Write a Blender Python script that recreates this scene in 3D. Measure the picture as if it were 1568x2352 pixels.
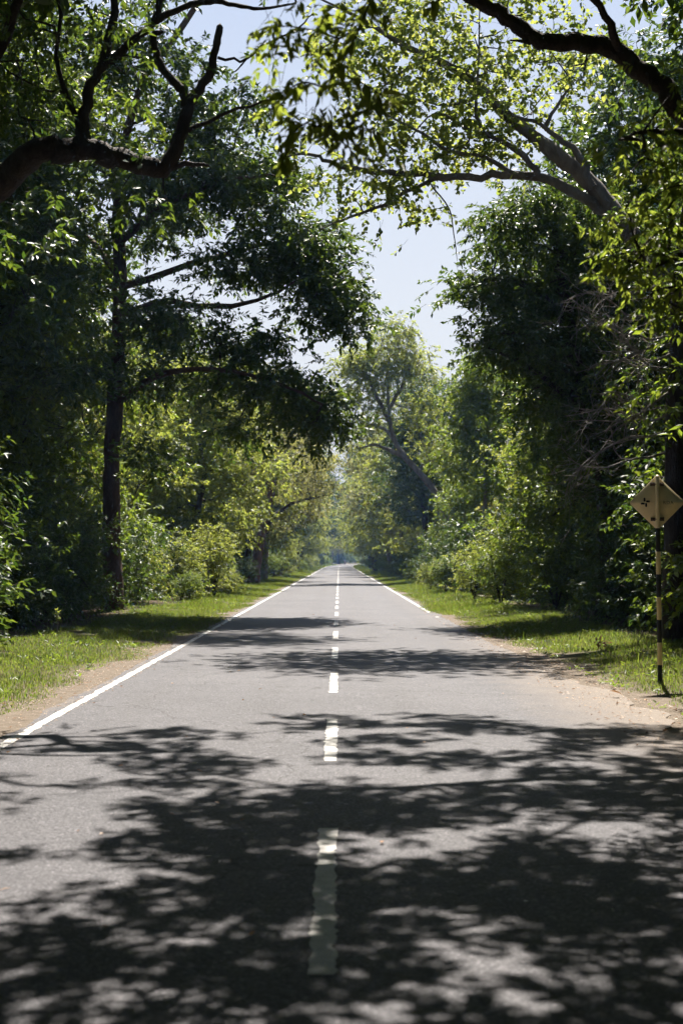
import bpy, math
import numpy as np
from mathutils import Vector, Matrix

for o in list(bpy.data.objects):
    bpy.data.objects.remove(o)
scene = bpy.context.scene
COL = scene.collection

# ------------------------------------------------------------------ camera
CAM = np.array([0.067, 0.0, 1.62])
PITCH = math.radians(1.91)
YAW = math.radians(0.105)
FPX = 3267.0                              # focal length in pixels of a 1568 x 2352 frame
cam_d = bpy.data.cameras.new('camera')
cam_d.sensor_fit = 'VERTICAL'
cam_d.sensor_height = 36.0
cam_d.lens = 50.0
cam_d.clip_start = 0.1
cam_d.clip_end = 4000
cam_d.dof.use_dof = True
cam_d.dof.focus_distance = 24.0
cam_d.dof.aperture_fstop = 2.8
cam = bpy.data.objects.new('camera', cam_d)
COL.objects.link(cam)
cam.location = CAM
cam.rotation_euler = (math.radians(90) + PITCH, 0, -YAW)
scene.camera = cam

# ------------------------------------------------------------------ sky, sun, exposure
SUN_EL, SUN_AZ = math.radians(58), math.radians(8)
SUN = np.array([math.sin(SUN_AZ) * math.cos(SUN_EL), math.cos(SUN_AZ) * math.cos(SUN_EL), math.sin(SUN_EL)])
world = bpy.data.worlds.new('World')
scene.world = world
world.use_nodes = True
wn = world.node_tree
wn.nodes.clear()
sky = wn.nodes.new('ShaderNodeTexSky')
sky.sky_type = 'NISHITA'
sky.sun_disc = False
sky.sun_elevation = SUN_EL
sky.sun_rotation = SUN_AZ
sky.air_density = 1.0
sky.dust_density = 0.9
sky.ozone_density = 4.0
bg = wn.nodes.new('ShaderNodeBackground')
bg.inputs['Strength'].default_value = 0.05
wo = wn.nodes.new('ShaderNodeOutputWorld')
wtc = wn.nodes.new('ShaderNodeTexCoord')
wsx = wn.nodes.new('ShaderNodeSeparateXYZ')
wn.links.new(wtc.outputs['Generated'], wsx.inputs[0])
wmr = wn.nodes.new('ShaderNodeMapRange')          # pale haze low in the sky, the same all round the horizon
wmr.interpolation_type = 'SMOOTHSTEP'
wmr.inputs['From Min'].default_value = 0.0
wmr.inputs['From Max'].default_value = 0.72
wmr.inputs['To Min'].default_value = 1.0
wmr.inputs['To Max'].default_value = 0.0
wn.links.new(wsx.outputs['Z'], wmr.inputs['Value'])
wmx = wn.nodes.new('ShaderNodeMix')
wmx.data_type = 'RGBA'
wmx.inputs[7].default_value = (5.9, 6.0, 6.25, 1)
wn.links.new(wmr.outputs[0], wmx.inputs[0])
wn.links.new(sky.outputs[0], wmx.inputs[6])
wn.links.new(wmx.outputs[2], bg.inputs[0])
wn.links.new(bg.outputs[0], wo.inputs[0])
sl = bpy.data.lights.new('sun', 'SUN')
sl.energy = 5.0
sl.angle = math.radians(0.53)
sl.color = (1.0, 0.93, 0.83)
so = bpy.data.objects.new('sun', sl)
COL.objects.link(so)
so.rotation_euler = Vector(SUN).to_track_quat('Z', 'Y').to_euler()
so.location = (20, 60, 80)

vs = scene.view_settings
vs.view_transform = 'Standard'
vs.look = 'None'
vs.exposure = 1.5
vs.gamma = 1.0
vs.use_curve_mapping = False
cy = scene.cycles
cy.max_bounces = 4
cy.diffuse_bounces = 2
cy.glossy_bounces = 2
cy.transmission_bounces = 2
cy.transparent_max_bounces = 4
cy.volume_bounces = 0
cy.caustics_reflective = False
cy.caustics_refractive = False
cy.use_denoising = True
cy.sample_clamp_indirect = 4.0
cy.use_adaptive_sampling = True
cy.adaptive_threshold = 0.05

# ------------------------------------------------------------------ helpers
cp, sp = math.cos(PITCH), math.sin(PITCH)
cyw, syw = math.cos(YAW), math.sin(YAW)

def P(px, py, d):
    """photo point (1568 x 2352 frame) at distance d along the road"""
    a, b = (px - 784.0) / FPX, (1176.0 - py) / FPX
    f, u = cp - b * sp, sp + b * cp
    x, y = a * cyw + f * syw, -a * syw + f * cyw
    k = d / y
    return np.array([CAM[0] + x * k, d, CAM[2] + u * k])

def norm(v):
    return v / np.maximum(np.linalg.norm(v, axis=-1, keepdims=True), 1e-9)

def vnoise(x, y, seed=0):
    x = np.asarray(x, float); y = np.asarray(y, float)
    xi, yi = np.floor(x), np.floor(y)
    fx, fy = x - xi, y - yi
    fx, fy = fx * fx * (3 - 2 * fx), fy * fy * (3 - 2 * fy)
    def h(a, b):
        s = np.sin(a * 127.1 + b * 311.7 + seed * 74.7) * 43758.5453
        return s - np.floor(s)
    return (h(xi, yi) * (1 - fx) + h(xi + 1, yi) * fx) * (1 - fy) + (h(xi, yi + 1) * (1 - fx) + h(xi + 1, yi + 1) * fx) * fy

def road_x(d):
    d = np.asarray(d, float)
    return np.where(d > 280, (d - 280) ** 2 / 6400.0, 0.0)

def ground_z(x, d):
    x = np.asarray(x, float); d = np.asarray(d, float)
    a = np.abs(x - road_x(d))
    t = np.clip((a - 3.3) / 2.2, 0, 1)
    rise = 0.10 * t * t * (3 - 2 * t)
    t2 = np.clip((a - 6.0) / 12.0, 0, 1)
    return -0.012 + rise * (0.5 + vnoise(x * .5, d * .35, 3)) + t2 * (0.5 * vnoise(x * .12, d * .12, 5)) + 0.04 * t * (vnoise(x * 1.3, d * 1.1, 9) - .5)

class Geo:
    """collects vertices, triangles and quads as arrays"""
    def __init__(s):
        s.v, s.t, s.q, s.n = [], [], [], 0
    def add(s, v, t=None, q=None):
        v = np.asarray(v, float).reshape(-1, 3)
        s.v.append(v)
        if t is not None and len(t): s.t.append(np.asarray(t, np.int64).reshape(-1, 3) + s.n)
        if q is not None and len(q): s.q.append(np.asarray(q, np.int64).reshape(-1, 4) + s.n)
        s.n += len(v)
    def mesh(s, name, mat, smooth=False, offset=(0, 0, 0)):
        me = bpy.data.meshes.new(name)
        v = np.concatenate(s.v) - np.asarray(offset)
        t = np.concatenate(s.t) if s.t else np.zeros((0, 3), np.int64)
        q = np.concatenate(s.q) if s.q else np.zeros((0, 4), np.int64)
        me.vertices.add(len(v))
        me.vertices.foreach_set('co', v.astype(np.float32).ravel())
        idx = np.concatenate([t.ravel(), q.ravel()]).astype(np.int32)
        me.loops.add(len(idx))
        me.loops.foreach_set('vertex_index', idx)
        st = np.concatenate([np.arange(len(t)) * 3, len(t) * 3 + np.arange(len(q)) * 4]).astype(np.int32)
        me.polygons.add(len(st))
        me.polygons.foreach_set('loop_start', st)
        if smooth:
            me.polygons.foreach_set('use_smooth', np.ones(len(st), bool))
        me.update(calc_edges=True)
        me.validate()
        me.materials.append(mat)
        return me

def link(name, data, parent=None, loc=(0, 0, 0), **props):
    o = bpy.data.objects.new(name, data)
    COL.objects.link(o)
    o.location = loc
    if parent is not None: o.parent = parent
    for k, v in props.items(): o[k] = v
    return o

def copy_tree(o, parent=None):
    c = o.copy()
    COL.objects.link(c)
    c.parent = parent
    for ch in list(o.children): copy_tree(ch, c)
    return c

def smooth_path(pts, radii, step=4):
    p = np.asarray(pts, float); r = np.asarray(radii, float)
    if len(p) < 3: return p, r
    q = np.vstack([2 * p[0] - p[1], p, 2 * p[-1] - p[-2]])
    out, ro = [], []
    for i in range(len(p) - 1):
        a, b, c, e = q[i], q[i + 1], q[i + 2], q[i + 3]
        for k in range(step):
            t = k / step
            out.append(.5 * (2 * b + (c - a) * t + (2 * a - 5 * b + 4 * c - e) * t * t + (3 * b - a - 3 * c + e) * t ** 3))
            ro.append(r[i] * (1 - t) + r[i + 1] * t)
    out.append(p[-1]); ro.append(r[-1])
    return np.array(out), np.array(ro)

def tube(g, pts, radii, sides=8, rng=None, rough=0.0):
    p = np.asarray(pts, float); r = np.asarray(radii, float); n = len(p)
    tan = np.zeros_like(p)
    tan[1:-1] = p[2:] - p[:-2]; tan[0] = p[1] - p[0]; tan[-1] = p[-1] - p[-2]
    tan = norm(tan)
    ref = np.array([0.31, 0.87, 0.13]) if abs(tan[0] @ np.array([0.31, 0.87, 0.13])) < .9 else np.array([1., 0, 0])
    u = norm(np.cross(tan, ref)); w = np.cross(tan, u)
    a = np.arange(sides) / sides * 2 * math.pi
    rr = r[:, None] * np.ones(sides)
    if rng is not None and rough > 0:
        rr = rr * (1 + rough * (rng.random((n, sides)) - .5))
    v = p[:, None, :] + rr[..., None] * (np.cos(a)[None, :, None] * u[:, None, :] + np.sin(a)[None, :, None] * w[:, None, :])
    i = np.arange(n - 1)[:, None] * sides; j = np.arange(sides)[None, :]; j2 = (j + 1) % sides
    q = np.stack([i + j, i + j2, i + sides + j2, i + sides + j], -1).reshape(-1, 4)
    v = np.concatenate([v.reshape(-1, 3), p[-1:] + tan[-1:] * r[-1]])
    top = (n - 1) * sides
    t = np.stack([top + np.arange(sides), top + (np.arange(sides) + 1) % sides, np.full(sides, n * sides)], -1)
    g.add(v, t, q)

def leaf_geo(g, base, axis, nrm, L, W, kind='kite'):
    base = np.asarray(base); n = len(base)
    if n == 0: return
    axis = norm(axis)
    side = norm(np.cross(axis, nrm)); nn = np.cross(side, axis)
    L = L[:, None]; W = W[:, None]
    if kind == 'kite':
        v = np.stack([base, base + axis * L * .45 + side * W * .5 + nn * W * .12, base + axis * L - nn * L * .10,
                      base + axis * L * .45 - side * W * .5 + nn * W * .12], 1)
        i = np.arange(n)[:, None] * 4
        g.add(v, np.concatenate([i + np.array([[0, 1, 2]]), i + np.array([[0, 2, 3]])]))
    else:
        w1, w2 = (.46, .30) if kind == 'lance' else (.50, .44)
        a1, a2 = (.35, .70) if kind == 'lance' else (.22, .62)
        v = np.stack([base,
                      base + axis * L * a1 + side * W * w1 + nn * W * .14, base + axis * L * a2 + side * W * w2 + nn * W * .06 - nn * L * .03,
                      base + axis * L - nn * L * .14,
                      base + axis * L * a2 - side * W * w2 + nn * W * .06 - nn * L * .03, base + axis * L * a1 - side * W * w1 + nn * W * .14], 1)
        i = np.arange(n)[:, None] * 6
        g.add(v, None, np.concatenate([i + np.array([[0, 1, 2, 3]]), i + np.array([[0, 3, 4, 5]])]))

def sprays(rng, cen, rad, nspray, nleaf, slen, L, W, droop=.35, flat=.6, outward=None):
    """leaf sprays around the cluster centres: bases, axes, normals, lengths, widths and the twigs"""
    N = len(cen)
    rad = np.broadcast_to(np.asarray(rad, float), (N,))
    off = rng.normal(size=(N, nspray, 3)) * np.array([1, 1, flat]) * .55
    org = cen[:, None] + off * rad[:, None, None]
    d = norm(off * 1.2 + rng.normal(size=off.shape) * .6 + np.array([0, 0, -droop]))
    org = org.reshape(-1, 3); d = d.reshape(-1, 3); M = len(org)
    t = (np.arange(nleaf)[None] + rng.random((M, nleaf))) / nleaf
    sl_ = slen * rng.uniform(.6, 1.3, (M, 1))
    b = org[:, None] + d[:, None] * (t * sl_)[..., None] - np.array([0, 0, 1]) * (t ** 2 * sl_ * droop * .5)[..., None]
    perp = norm(np.cross(d, rng.normal(size=(M, 3)) * .5 + np.array([0, 0, 1.])))
    sgn = np.where(np.arange(nleaf) % 2 == 0, 1, -1)[None, :, None]
    ax = norm(d[:, None] * .55 + perp[:, None] * sgn * .85 + rng.normal(size=(M, nleaf, 3)) * .35 + np.array([0, 0, -droop]))
    nr = norm(rng.normal(size=(M, nleaf, 3)) * .55 + np.array([0, 0, 1.]))
    k = M * nleaf
    return b.reshape(k, 3), ax.reshape(k, 3), nr.reshape(k, 3), L * rng.uniform(.65, 1.25, k), W * rng.uniform(.7, 1.2, k), (org, d, sl_[:, 0])

# ------------------------------------------------------------------ materials
def new_mat(name):
    m = bpy.data.materials.new(name)
    m.use_nodes = True
    nt = m.node_tree
    nt.nodes.clear()
    out = nt.nodes.new('ShaderNodeOutputMaterial')
    return m, nt, out

def N(nt, t, **kw):
    n = nt.nodes.new(t)
    for k, v in kw.items():
        if k in n.inputs: n.inputs[k].default_value = v
        else: setattr(n, k, v)
    return n

def ramp(nt, src, stops):
    r = nt.nodes.new('ShaderNodeValToRGB')
    e = r.color_ramp.elements
    while len(e) < len(stops): e.new(.5)
    for k, (p, c) in enumerate(stops):
        e[k].position = p
        e[k].color = (*c, 1) if len(c) == 3 else c
    nt.links.new(src, r.inputs[0])
    return r.outputs[0]

def mixc(nt, f, a, b, mode='MIX'):
    m = nt.nodes.new('ShaderNodeMix')
    m.data_type = 'RGBA'
    m.blend_type = mode
    for s, v in ((0, f), (6, a), (7, b)):
        if isinstance(v, (int, float)): m.inputs[s].default_value = v
        elif isinstance(v, tuple): m.inputs[s].default_value = (*v, 1)
        else: nt.links.new(v, m.inputs[s])
    return m.outputs[2]

def math_n(nt, op, a, b=None):
    m = nt.nodes.new('ShaderNodeMath')
    m.operation = op
    for s, v in ((0, a), (1, b)):
        if v is None: continue
        if isinstance(v, (int, float)): m.inputs[s].default_value = v
        else: nt.links.new(v, m.inputs[s])
    return m.outputs[0]

def leaf_mat(name, dark, light, tdark, tlight, trans=.45, rough=.45, spec=.33):
    m, nt, out = new_mat(name)
    g = N(nt, 'ShaderNodeNewGeometry')
    rnd = g.outputs['Random Per Island']
    pos = N(nt, 'ShaderNodeTexNoise', Scale=.55)
    nt.links.new(g.outputs['Position'], pos.inputs['Vector'])
    f = math_n(nt, 'ADD', math_n(nt, 'MULTIPLY', rnd, .6), math_n(nt, 'MULTIPLY', pos.outputs[0], .4))
    c = ramp(nt, f, [(.15, dark), (.8, light)])
    tc = ramp(nt, f, [(.15, tdark), (.8, tlight)])
    p = N(nt, 'ShaderNodeBsdfPrincipled', Roughness=rough)
    p.inputs['Specular IOR Level'].default_value = spec
    nt.links.new(c, p.inputs['Base Color'])
    tr = N(nt, 'ShaderNodeBsdfTranslucent')
    nt.links.new(tc, tr.inputs[0])
    mx = N(nt, 'ShaderNodeMixShader')
    mx.inputs[0].default_value = trans
    nt.links.new(p.outputs[0], mx.inputs[1]); nt.links.new(tr.outputs[0], mx.inputs[2])
    nt.links.new(mx.outputs[0], out.inputs[0])
    return m

def bark_mat(name, a, b, scale=6.0):
    m, nt, out = new_mat(name)
    tc = N(nt, 'ShaderNodeNewGeometry')
    mp = N(nt, 'ShaderNodeMapping')
    mp.inputs['Scale'].default_value = (1, 1, .35)
    nt.links.new(tc.outputs['Position'], mp.inputs[0])
    n1 = N(nt, 'ShaderNodeTexNoise', Scale=scale, Detail=6.0, Roughness=.7)
    n2 = N(nt, 'ShaderNodeTexNoise', Scale=scale * 5, Detail=4.0)
    nt.links.new(mp.outputs[0], n1.inputs['Vector']); nt.links.new(mp.outputs[0], n2.inputs['Vector'])
    c = ramp(nt, n1.outputs[0], [(.3, a), (.7, b)])
    p = N(nt, 'ShaderNodeBsdfPrincipled', Roughness=.85)
    p.inputs['Specular IOR Level'].default_value = .25
    nt.links.new(c, p.inputs['Base Color'])
    bp = N(nt, 'ShaderNodeBump', Strength=.9, Distance=.05)
    nt.links.new(math_n(nt, 'ADD', n1.outputs[0], n2.outputs[0]), bp.inputs['Height'])
    nt.links.new(bp.outputs[0], p.inputs['Normal'])
    nt.links.new(p.outputs[0], out.inputs[0])
    return m

def plain_mat(name, c, rough=.6, spec=.4, metal=0.0, var=.25, scale=9.0):
    m, nt, out = new_mat(name)
    tc = N(nt, 'ShaderNodeTexCoord')
    n1 = N(nt, 'ShaderNodeTexNoise', Scale=scale, Detail=5.0)
    nt.links.new(tc.outputs['Object'], n1.inputs['Vector'])
    col = ramp(nt, n1.outputs[0], [(.3, tuple(x * (1 - var) for x in c)), (.7, tuple(min(1, x * (1 + var)) for x in c))])
    p = N(nt, 'ShaderNodeBsdfPrincipled', Roughness=rough, Metallic=metal)
    p.inputs['Specular IOR Level'].default_value = spec
    nt.links.new(col, p.inputs['Base Color'])
    nt.links.new(p.outputs[0], out.inputs[0])
    return m

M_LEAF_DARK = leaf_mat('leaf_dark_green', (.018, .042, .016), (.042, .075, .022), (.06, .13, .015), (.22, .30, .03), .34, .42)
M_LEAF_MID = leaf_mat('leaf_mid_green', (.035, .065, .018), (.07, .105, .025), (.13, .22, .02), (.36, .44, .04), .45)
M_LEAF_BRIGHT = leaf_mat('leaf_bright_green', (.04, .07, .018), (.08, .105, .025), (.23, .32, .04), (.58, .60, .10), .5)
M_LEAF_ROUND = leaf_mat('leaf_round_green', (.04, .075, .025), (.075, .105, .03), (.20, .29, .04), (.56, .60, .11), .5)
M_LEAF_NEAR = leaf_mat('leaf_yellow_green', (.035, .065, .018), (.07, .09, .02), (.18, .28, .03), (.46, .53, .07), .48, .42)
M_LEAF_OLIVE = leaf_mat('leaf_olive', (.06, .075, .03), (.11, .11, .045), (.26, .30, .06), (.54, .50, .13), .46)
M_STRAW = leaf_mat('grass_straw', (.10, .085, .045), (.20, .16, .09), (.2, .17, .08), (.36, .3, .16), .35, .6, .3)
M_GRASS = leaf_mat('grass_green', (.03, .062, .014), (.08, .095, .026), (.13, .24, .02), (.34, .40, .06), .45, .5, .3)
M_BARK = bark_mat('bark_brown', (.022, .017, .015), (.068, .053, .046))  # bark colour lowered so limbs in shade read near black
M_BARK_PALE = bark_mat('bark_pale', (.075, .064, .056), (.22, .195, .17), 4.0)
M_BARK_RED = bark_mat('bark_reddish', (.05, .03, .026), (.12, .075, .06))
M_BARK_WARM = bark_mat('bark_warm_brown', (.08, .045, .038), (.19, .115, .09))
M_TWIG = bark_mat('twig_grey', (.14, .12, .105), (.30, .27, .24), 12.0)

# ------------------------------------------------------------------ ground
def mat_ground():
    m, nt, out = new_mat('ground_soil')
    g = N(nt, 'ShaderNodeNewGeometry')
    sx = N(nt, 'ShaderNodeSeparateXYZ')
    nt.links.new(g.outputs['Position'], sx.inputs[0])
    big = N(nt, 'ShaderNodeTexNoise', Scale=.9, Detail=5.0)
    mid = N(nt, 'ShaderNodeTexNoise', Scale=7.0, Detail=6.0, Roughness=.7)
    fine = N(nt, 'ShaderNodeTexNoise', Scale=70.0, Detail=3.0)
    vor = N(nt, 'ShaderNodeTexVoronoi', Scale=38.0)
    for n in (big, mid, fine, vor): nt.links.new(g.outputs['Position'], n.inputs['Vector'])
    ax = math_n(nt, 'ADD', math_n(nt, 'ABSOLUTE', sx.outputs[0]), math_n(nt, 'MULTIPLY', math_n(nt, 'SUBTRACT', big.outputs[0], .5), 1.6))
    sand = ramp(nt, math_n(nt, 'ADD', math_n(nt, 'MULTIPLY', mid.outputs[0], .6), math_n(nt, 'MULTIPLY', fine.outputs[0], .4)),
                [(.3, (.08, .063, .048)), (.5, (.15, .122, .095)), (.7, (.225, .186, .15))])
    litter = ramp(nt, vor.outputs['Color'], [(.0, (.03, .022, .014)), (.6, (.07, .05, .03)), (1., (.15, .095, .05))])
    turf = ramp(nt, mid.outputs[0], [(.3, (.05, .055, .02)), (.7, (.10, .085, .04))])
    f1 = ramp(nt, math_n(nt, 'DIVIDE', ax, 10.), [(.36, (0, 0, 0)), (.42, (1, 1, 1))])
    f2 = ramp(nt, math_n(nt, 'DIVIDE', ax, 20.), [(.29, (0, 0, 0)), (.34, (1, 1, 1))])
    c = mixc(nt, f2, mixc(nt, f1, sand, turf), litter)
    p = N(nt, 'ShaderNodeBsdfPrincipled', Roughness=.95)
    p.inputs['Specular IOR Level'].default_value = .15
    nt.links.new(c, p.inputs['Base Color'])
    bp = N(nt, 'ShaderNodeBump', Strength=.7, Distance=.02)
    nt.links.new(math_n(nt, 'ADD', mid.outputs[0], fine.outputs[0]), bp.inputs['Height'])
    nt.links.new(bp.outputs[0], p.inputs['Normal'])
    nt.links.new(p.outputs[0], out.inputs[0])
    return m

def grid_sheet(xs_of_d, ds, z_of, mat, name):
    g = Geo()
    rows = []
    for d in ds:
        xs = xs_of_d(d)
        rows.append(np.stack([xs, np.full(len(xs), d), z_of(xs, np.full(len(xs), d))], -1))
    n = len(rows[0]); R = len(rows)
    i = np.arange(R - 1)[:, None] * n; j = np.arange(n - 1)[None]
    g.add(np.concatenate(rows), None, np.stack([i + j, i + j + 1, i + n + j + 1, i + n + j], -1).reshape(-1, 4))
    return g.mesh(name, mat, True)

gx = np.concatenate([[-700, -300, -120, -60, -40, -28, -20, -16, -13, -11], np.arange(-10, -3, .5), [-3, 0, 3], np.arange(3.5, 10.5, .5), [11, 13, 16, 20, 28, 40, 60, 120, 300, 700]])
gd = np.concatenate([[-700, -200, -80, -50, -30], np.arange(-20, 60, .8), np.arange(60, 160, 2.5), np.arange(160, 620, 12), [700, 900, 1300]])
link('ground', grid_sheet(lambda d: gx + road_x(min(d, 640)), gd, ground_z, mat_ground(), 'ground'), kind='structure')

def mat_asphalt():
    m, nt, out = new_mat('asphalt_worn')
    g = N(nt, 'ShaderNodeNewGeometry')
    pos = g.outputs['Position']
    sx = N(nt, 'ShaderNodeSeparateXYZ')
    nt.links.new(pos, sx.inputs[0])
    big = N(nt, 'ShaderNodeTexNoise', Scale=.35, Detail=5.0)
    mid = N(nt, 'ShaderNodeTexNoise', Scale=2.2, Detail=6.0, Roughness=.65)
    fine = N(nt, 'ShaderNodeTexNoise', Scale=60.0, Detail=4.0, Roughness=.7)
    vor = N(nt, 'ShaderNodeTexVoronoi', Scale=75.0)
    vor2 = N(nt, 'ShaderNodeTexVoronoi', Scale=42.0)
    for n in (big, mid, fine, vor, vor2): nt.links.new(pos, n.inputs['Vector'])
    base = ramp(nt, math_n(nt, 'ADD', math_n(nt, 'MULTIPLY', big.outputs[0], .5), math_n(nt, 'MULTIPLY', mid.outputs[0], .5)),
                [(.35, (.066, .0645, .072)), (.65, (.094, .0915, .101))])
    # wheel tracks polished a little darker, long cracks
    wt = math_n(nt, 'ABSOLUTE', math_n(nt, 'SUBTRACT', math_n(nt, 'ABSOLUTE', math_n(nt, 'SUBTRACT', math_n(nt, 'ABSOLUTE', sx.outputs[0]), 1.45)), .72))
    base = mixc(nt, ramp(nt, math_n(nt, 'ADD', wt, math_n(nt, 'MULTIPLY', mid.outputs[0], .3)), [(.12, (.22, .22, .22)), (.5, (0, 0, 0))]), base, (.055, .052, .054))
    cw = N(nt, 'ShaderNodeTexNoise', Scale=1.6, Detail=3.0)
    nt.links.new(pos, cw.inputs['Vector'])
    cv = N(nt, 'ShaderNodeMixRGB'); cv.blend_type = 'ADD'; cv.inputs[0].default_value = .9
    nt.links.new(pos, cv.inputs[1]); nt.links.new(cw.outputs['Color'], cv.inputs[2])
    cr = N(nt, 'ShaderNodeTexVoronoi', Scale=.22); cr.feature = 'DISTANCE_TO_EDGE'
    nt.links.new(cv.outputs[0], cr.inputs['Vector'])
    base = mixc(nt, ramp(nt, cr.outputs['Distance'], [(.0, (.75, .75, .75)), (.0022, (.5, .5, .5)), (.004, (0, 0, 0))]), base, (.018, .017, .017))
    stone_sparkle = ramp(nt, vor.outputs['Color'], [(0., (.45, .45, .46)), (.5, (.92, .92, .92)), (.8, (1.3, 1.28, 1.26)), (1., (2.8, 2.75, 2.7))])  # pale stone specks, the brightest painted in for sun sparkle
    c = mixc(nt, 1.0, base, stone_sparkle, 'MULTIPLY')
    grain = ramp(nt, fine.outputs[0], [(.3, (.7, .7, .7)), (.7, (1.25, 1.25, 1.25))])
    c = mixc(nt, 1.0, c, grain, 'MULTIPLY')
    # soil dust carried from the shoulders onto the asphalt edge
    rx = math_n(nt, 'ADD', sx.outputs[0], math_n(nt, 'MULTIPLY', math_n(nt, 'SUBTRACT', mid.outputs[0], .5), 1.1))
    near = ramp(nt, math_n(nt, 'DIVIDE', sx.outputs[1], 60.), [(.0, (.6, .6, .6)), (.26, (1, 1, 1)), (.36, (.9, .9, .9)), (.5, (.25, .25, .25))])
    fr = ramp(nt, math_n(nt, 'DIVIDE', rx, 5.), [(.40, (0, 0, 0)), (.66, (.85, .85, .85))])
    fl = ramp(nt, math_n(nt, 'DIVIDE', math_n(nt, 'MULTIPLY', rx, -1.), 5.), [(.58, (0, 0, 0)), (.66, (.7, .7, .7))])
    f = math_n(nt, 'MAXIMUM', math_n(nt, 'MULTIPLY', fr, near), fl)
    sand = ramp(nt, fine.outputs[0], [(.3, (.125, .098, .073)), (.7, (.21, .168, .13))])
    c = mixc(nt, f, c, sand)
    p = N(nt, 'ShaderNodeBsdfPrincipled')
    p.inputs['Specular IOR Level'].default_value = .22
    nt.links.new(c, p.inputs['Base Color'])
    nt.links.new(ramp(nt, vor2.outputs['Color'], [(0., (.75, .75, .75)), (.93, (.62, .62, .62)), (.97, (.22, .22, .22))]), p.inputs['Roughness'])
    bp = N(nt, 'ShaderNodeBump', Strength=.55, Distance=.008)
    nt.links.new(math_n(nt, 'ADD', vor2.outputs['Distance'], math_n(nt, 'MULTIPLY', fine.outputs[0], .6)), bp.inputs['Height'])
    nt.links.new(bp.outputs[0], p.inputs['Normal'])
    nt.links.new(p.outputs[0], out.inputs[0])
    return m

rd = np.concatenate([np.arange(-60, 4, 2.), np.arange(4, 45, .12), np.arange(45, 120, .5), np.arange(120, 300, 2.), np.arange(300, 640, 6.)])
def road_xs(d):
    r = 3.02 + .10 * (vnoise(d * 1.3, 1.5) - .5) + .14 * (vnoise(d * .4, 7.5) - .5) + .05 * (vnoise(d * 7, 3.3) - .5)
    if d < 27: r += min(1., (27 - d) / 9.) * (.30 + .45 * (vnoise(d * .75, 2.2) - .5) + .22 * (vnoise(d * 2.6, 5.1) - .5))
    l = 3.04 + .10 * (vnoise(d * 1.3, 11.5) - .5) + .10 * (vnoise(d * .5, 4.5) - .5) + .05 * (vnoise(d * 7, 8.3) - .5)
    return float(road_x(d)) + np.array([-l, -1.5, 0., 1.5, r])
M_ASPHALT = mat_asphalt()
road = link('road', grid_sheet(road_xs, rd, lambda x, d: np.zeros(len(x)), M_ASPHALT, 'road'), kind='structure')

def mat_paint():
    m, nt, out = new_mat('road_paint')
    g = N(nt, 'ShaderNodeNewGeometry')
    n1 = N(nt, 'ShaderNodeTexNoise', Scale=14.0, Detail=6.0, Roughness=.75)
    n2 = N(nt, 'ShaderNodeTexNoise', Scale=90.0, Detail=3.0)
    for n in (n1, n2): nt.links.new(g.outputs['Position'], n.inputs['Vector'])
    c = ramp(nt, math_n(nt, 'ADD', math_n(nt, 'MULTIPLY', n1.outputs[0], .6), math_n(nt, 'MULTIPLY', n2.outputs[0], .4)),
             [(.30, (.08, .075, .075)), (.37, (.38, .375, .36)), (.6, (.58, .565, .54))])
    p = N(nt, 'ShaderNodeBsdfPrincipled', Roughness=.7)
    p.inputs['Specular IOR Level'].default_value = .3
    nt.links.new(c, p.inputs['Base Color'])
    nt.links.new(p.outputs[0], out.inputs[0])
    return m
M_PAINT = mat_paint()

def paint_strip(name, d0, d1, xc, w, step, seed, wear=0.0):
    rng = np.random.default_rng(seed)
    n = max(2, int((d1 - d0) / step) + 1)
    ds = np.linspace(d0, d1, n)
    j = .012 if step < .2 else .006
    xl = xc - w / 2 + rng.normal(size=n) * j * .6 + j * (vnoise(ds * 3, seed + .5) - .5)
    xr = xc + w / 2 + rng.normal(size=n) * j * .6 + j * (vnoise(ds * 3, seed + 7.5) - .5)
    rx = road_x(ds)
    v = np.stack([np.stack([xl + rx, ds, np.full(n, .004)], -1), np.stack([xr + rx, ds, np.full(n, .004)], -1)], 1).reshape(-1, 3)
    i = np.arange(n - 1) * 2
    if wear > 0:
        keep = vnoise(ds[:-1] * 2.2, seed + 3.) > wear * np.clip((50 - ds[:-1]) / 9., 0, 1.34)
        i = i[keep]
    g = Geo()
    g.add(v, None, np.stack([i, i + 1, i + 3, i + 2], -1))
    return link(name, g.mesh(name, M_PAINT), road)

dash0 = 5.60
k = 0
while dash0 + 5.87 * k < 290:
    a = dash0 + 5.87 * k
    paint_strip('centre_dash', a, a + 3.02, 0.0, .105, .05 if a < 30 else .3, k)
    k += 1
paint_strip('centre_line', dash0 + 5.87 * k, 600, 0.0, .12, 4., 900)
paint_strip('edge_line', -30, 600, -2.86, .105, .12, 901)
paint_strip('edge_line', 24.5, 600, 2.83, .105, .12, 902, wear=.75)

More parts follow.
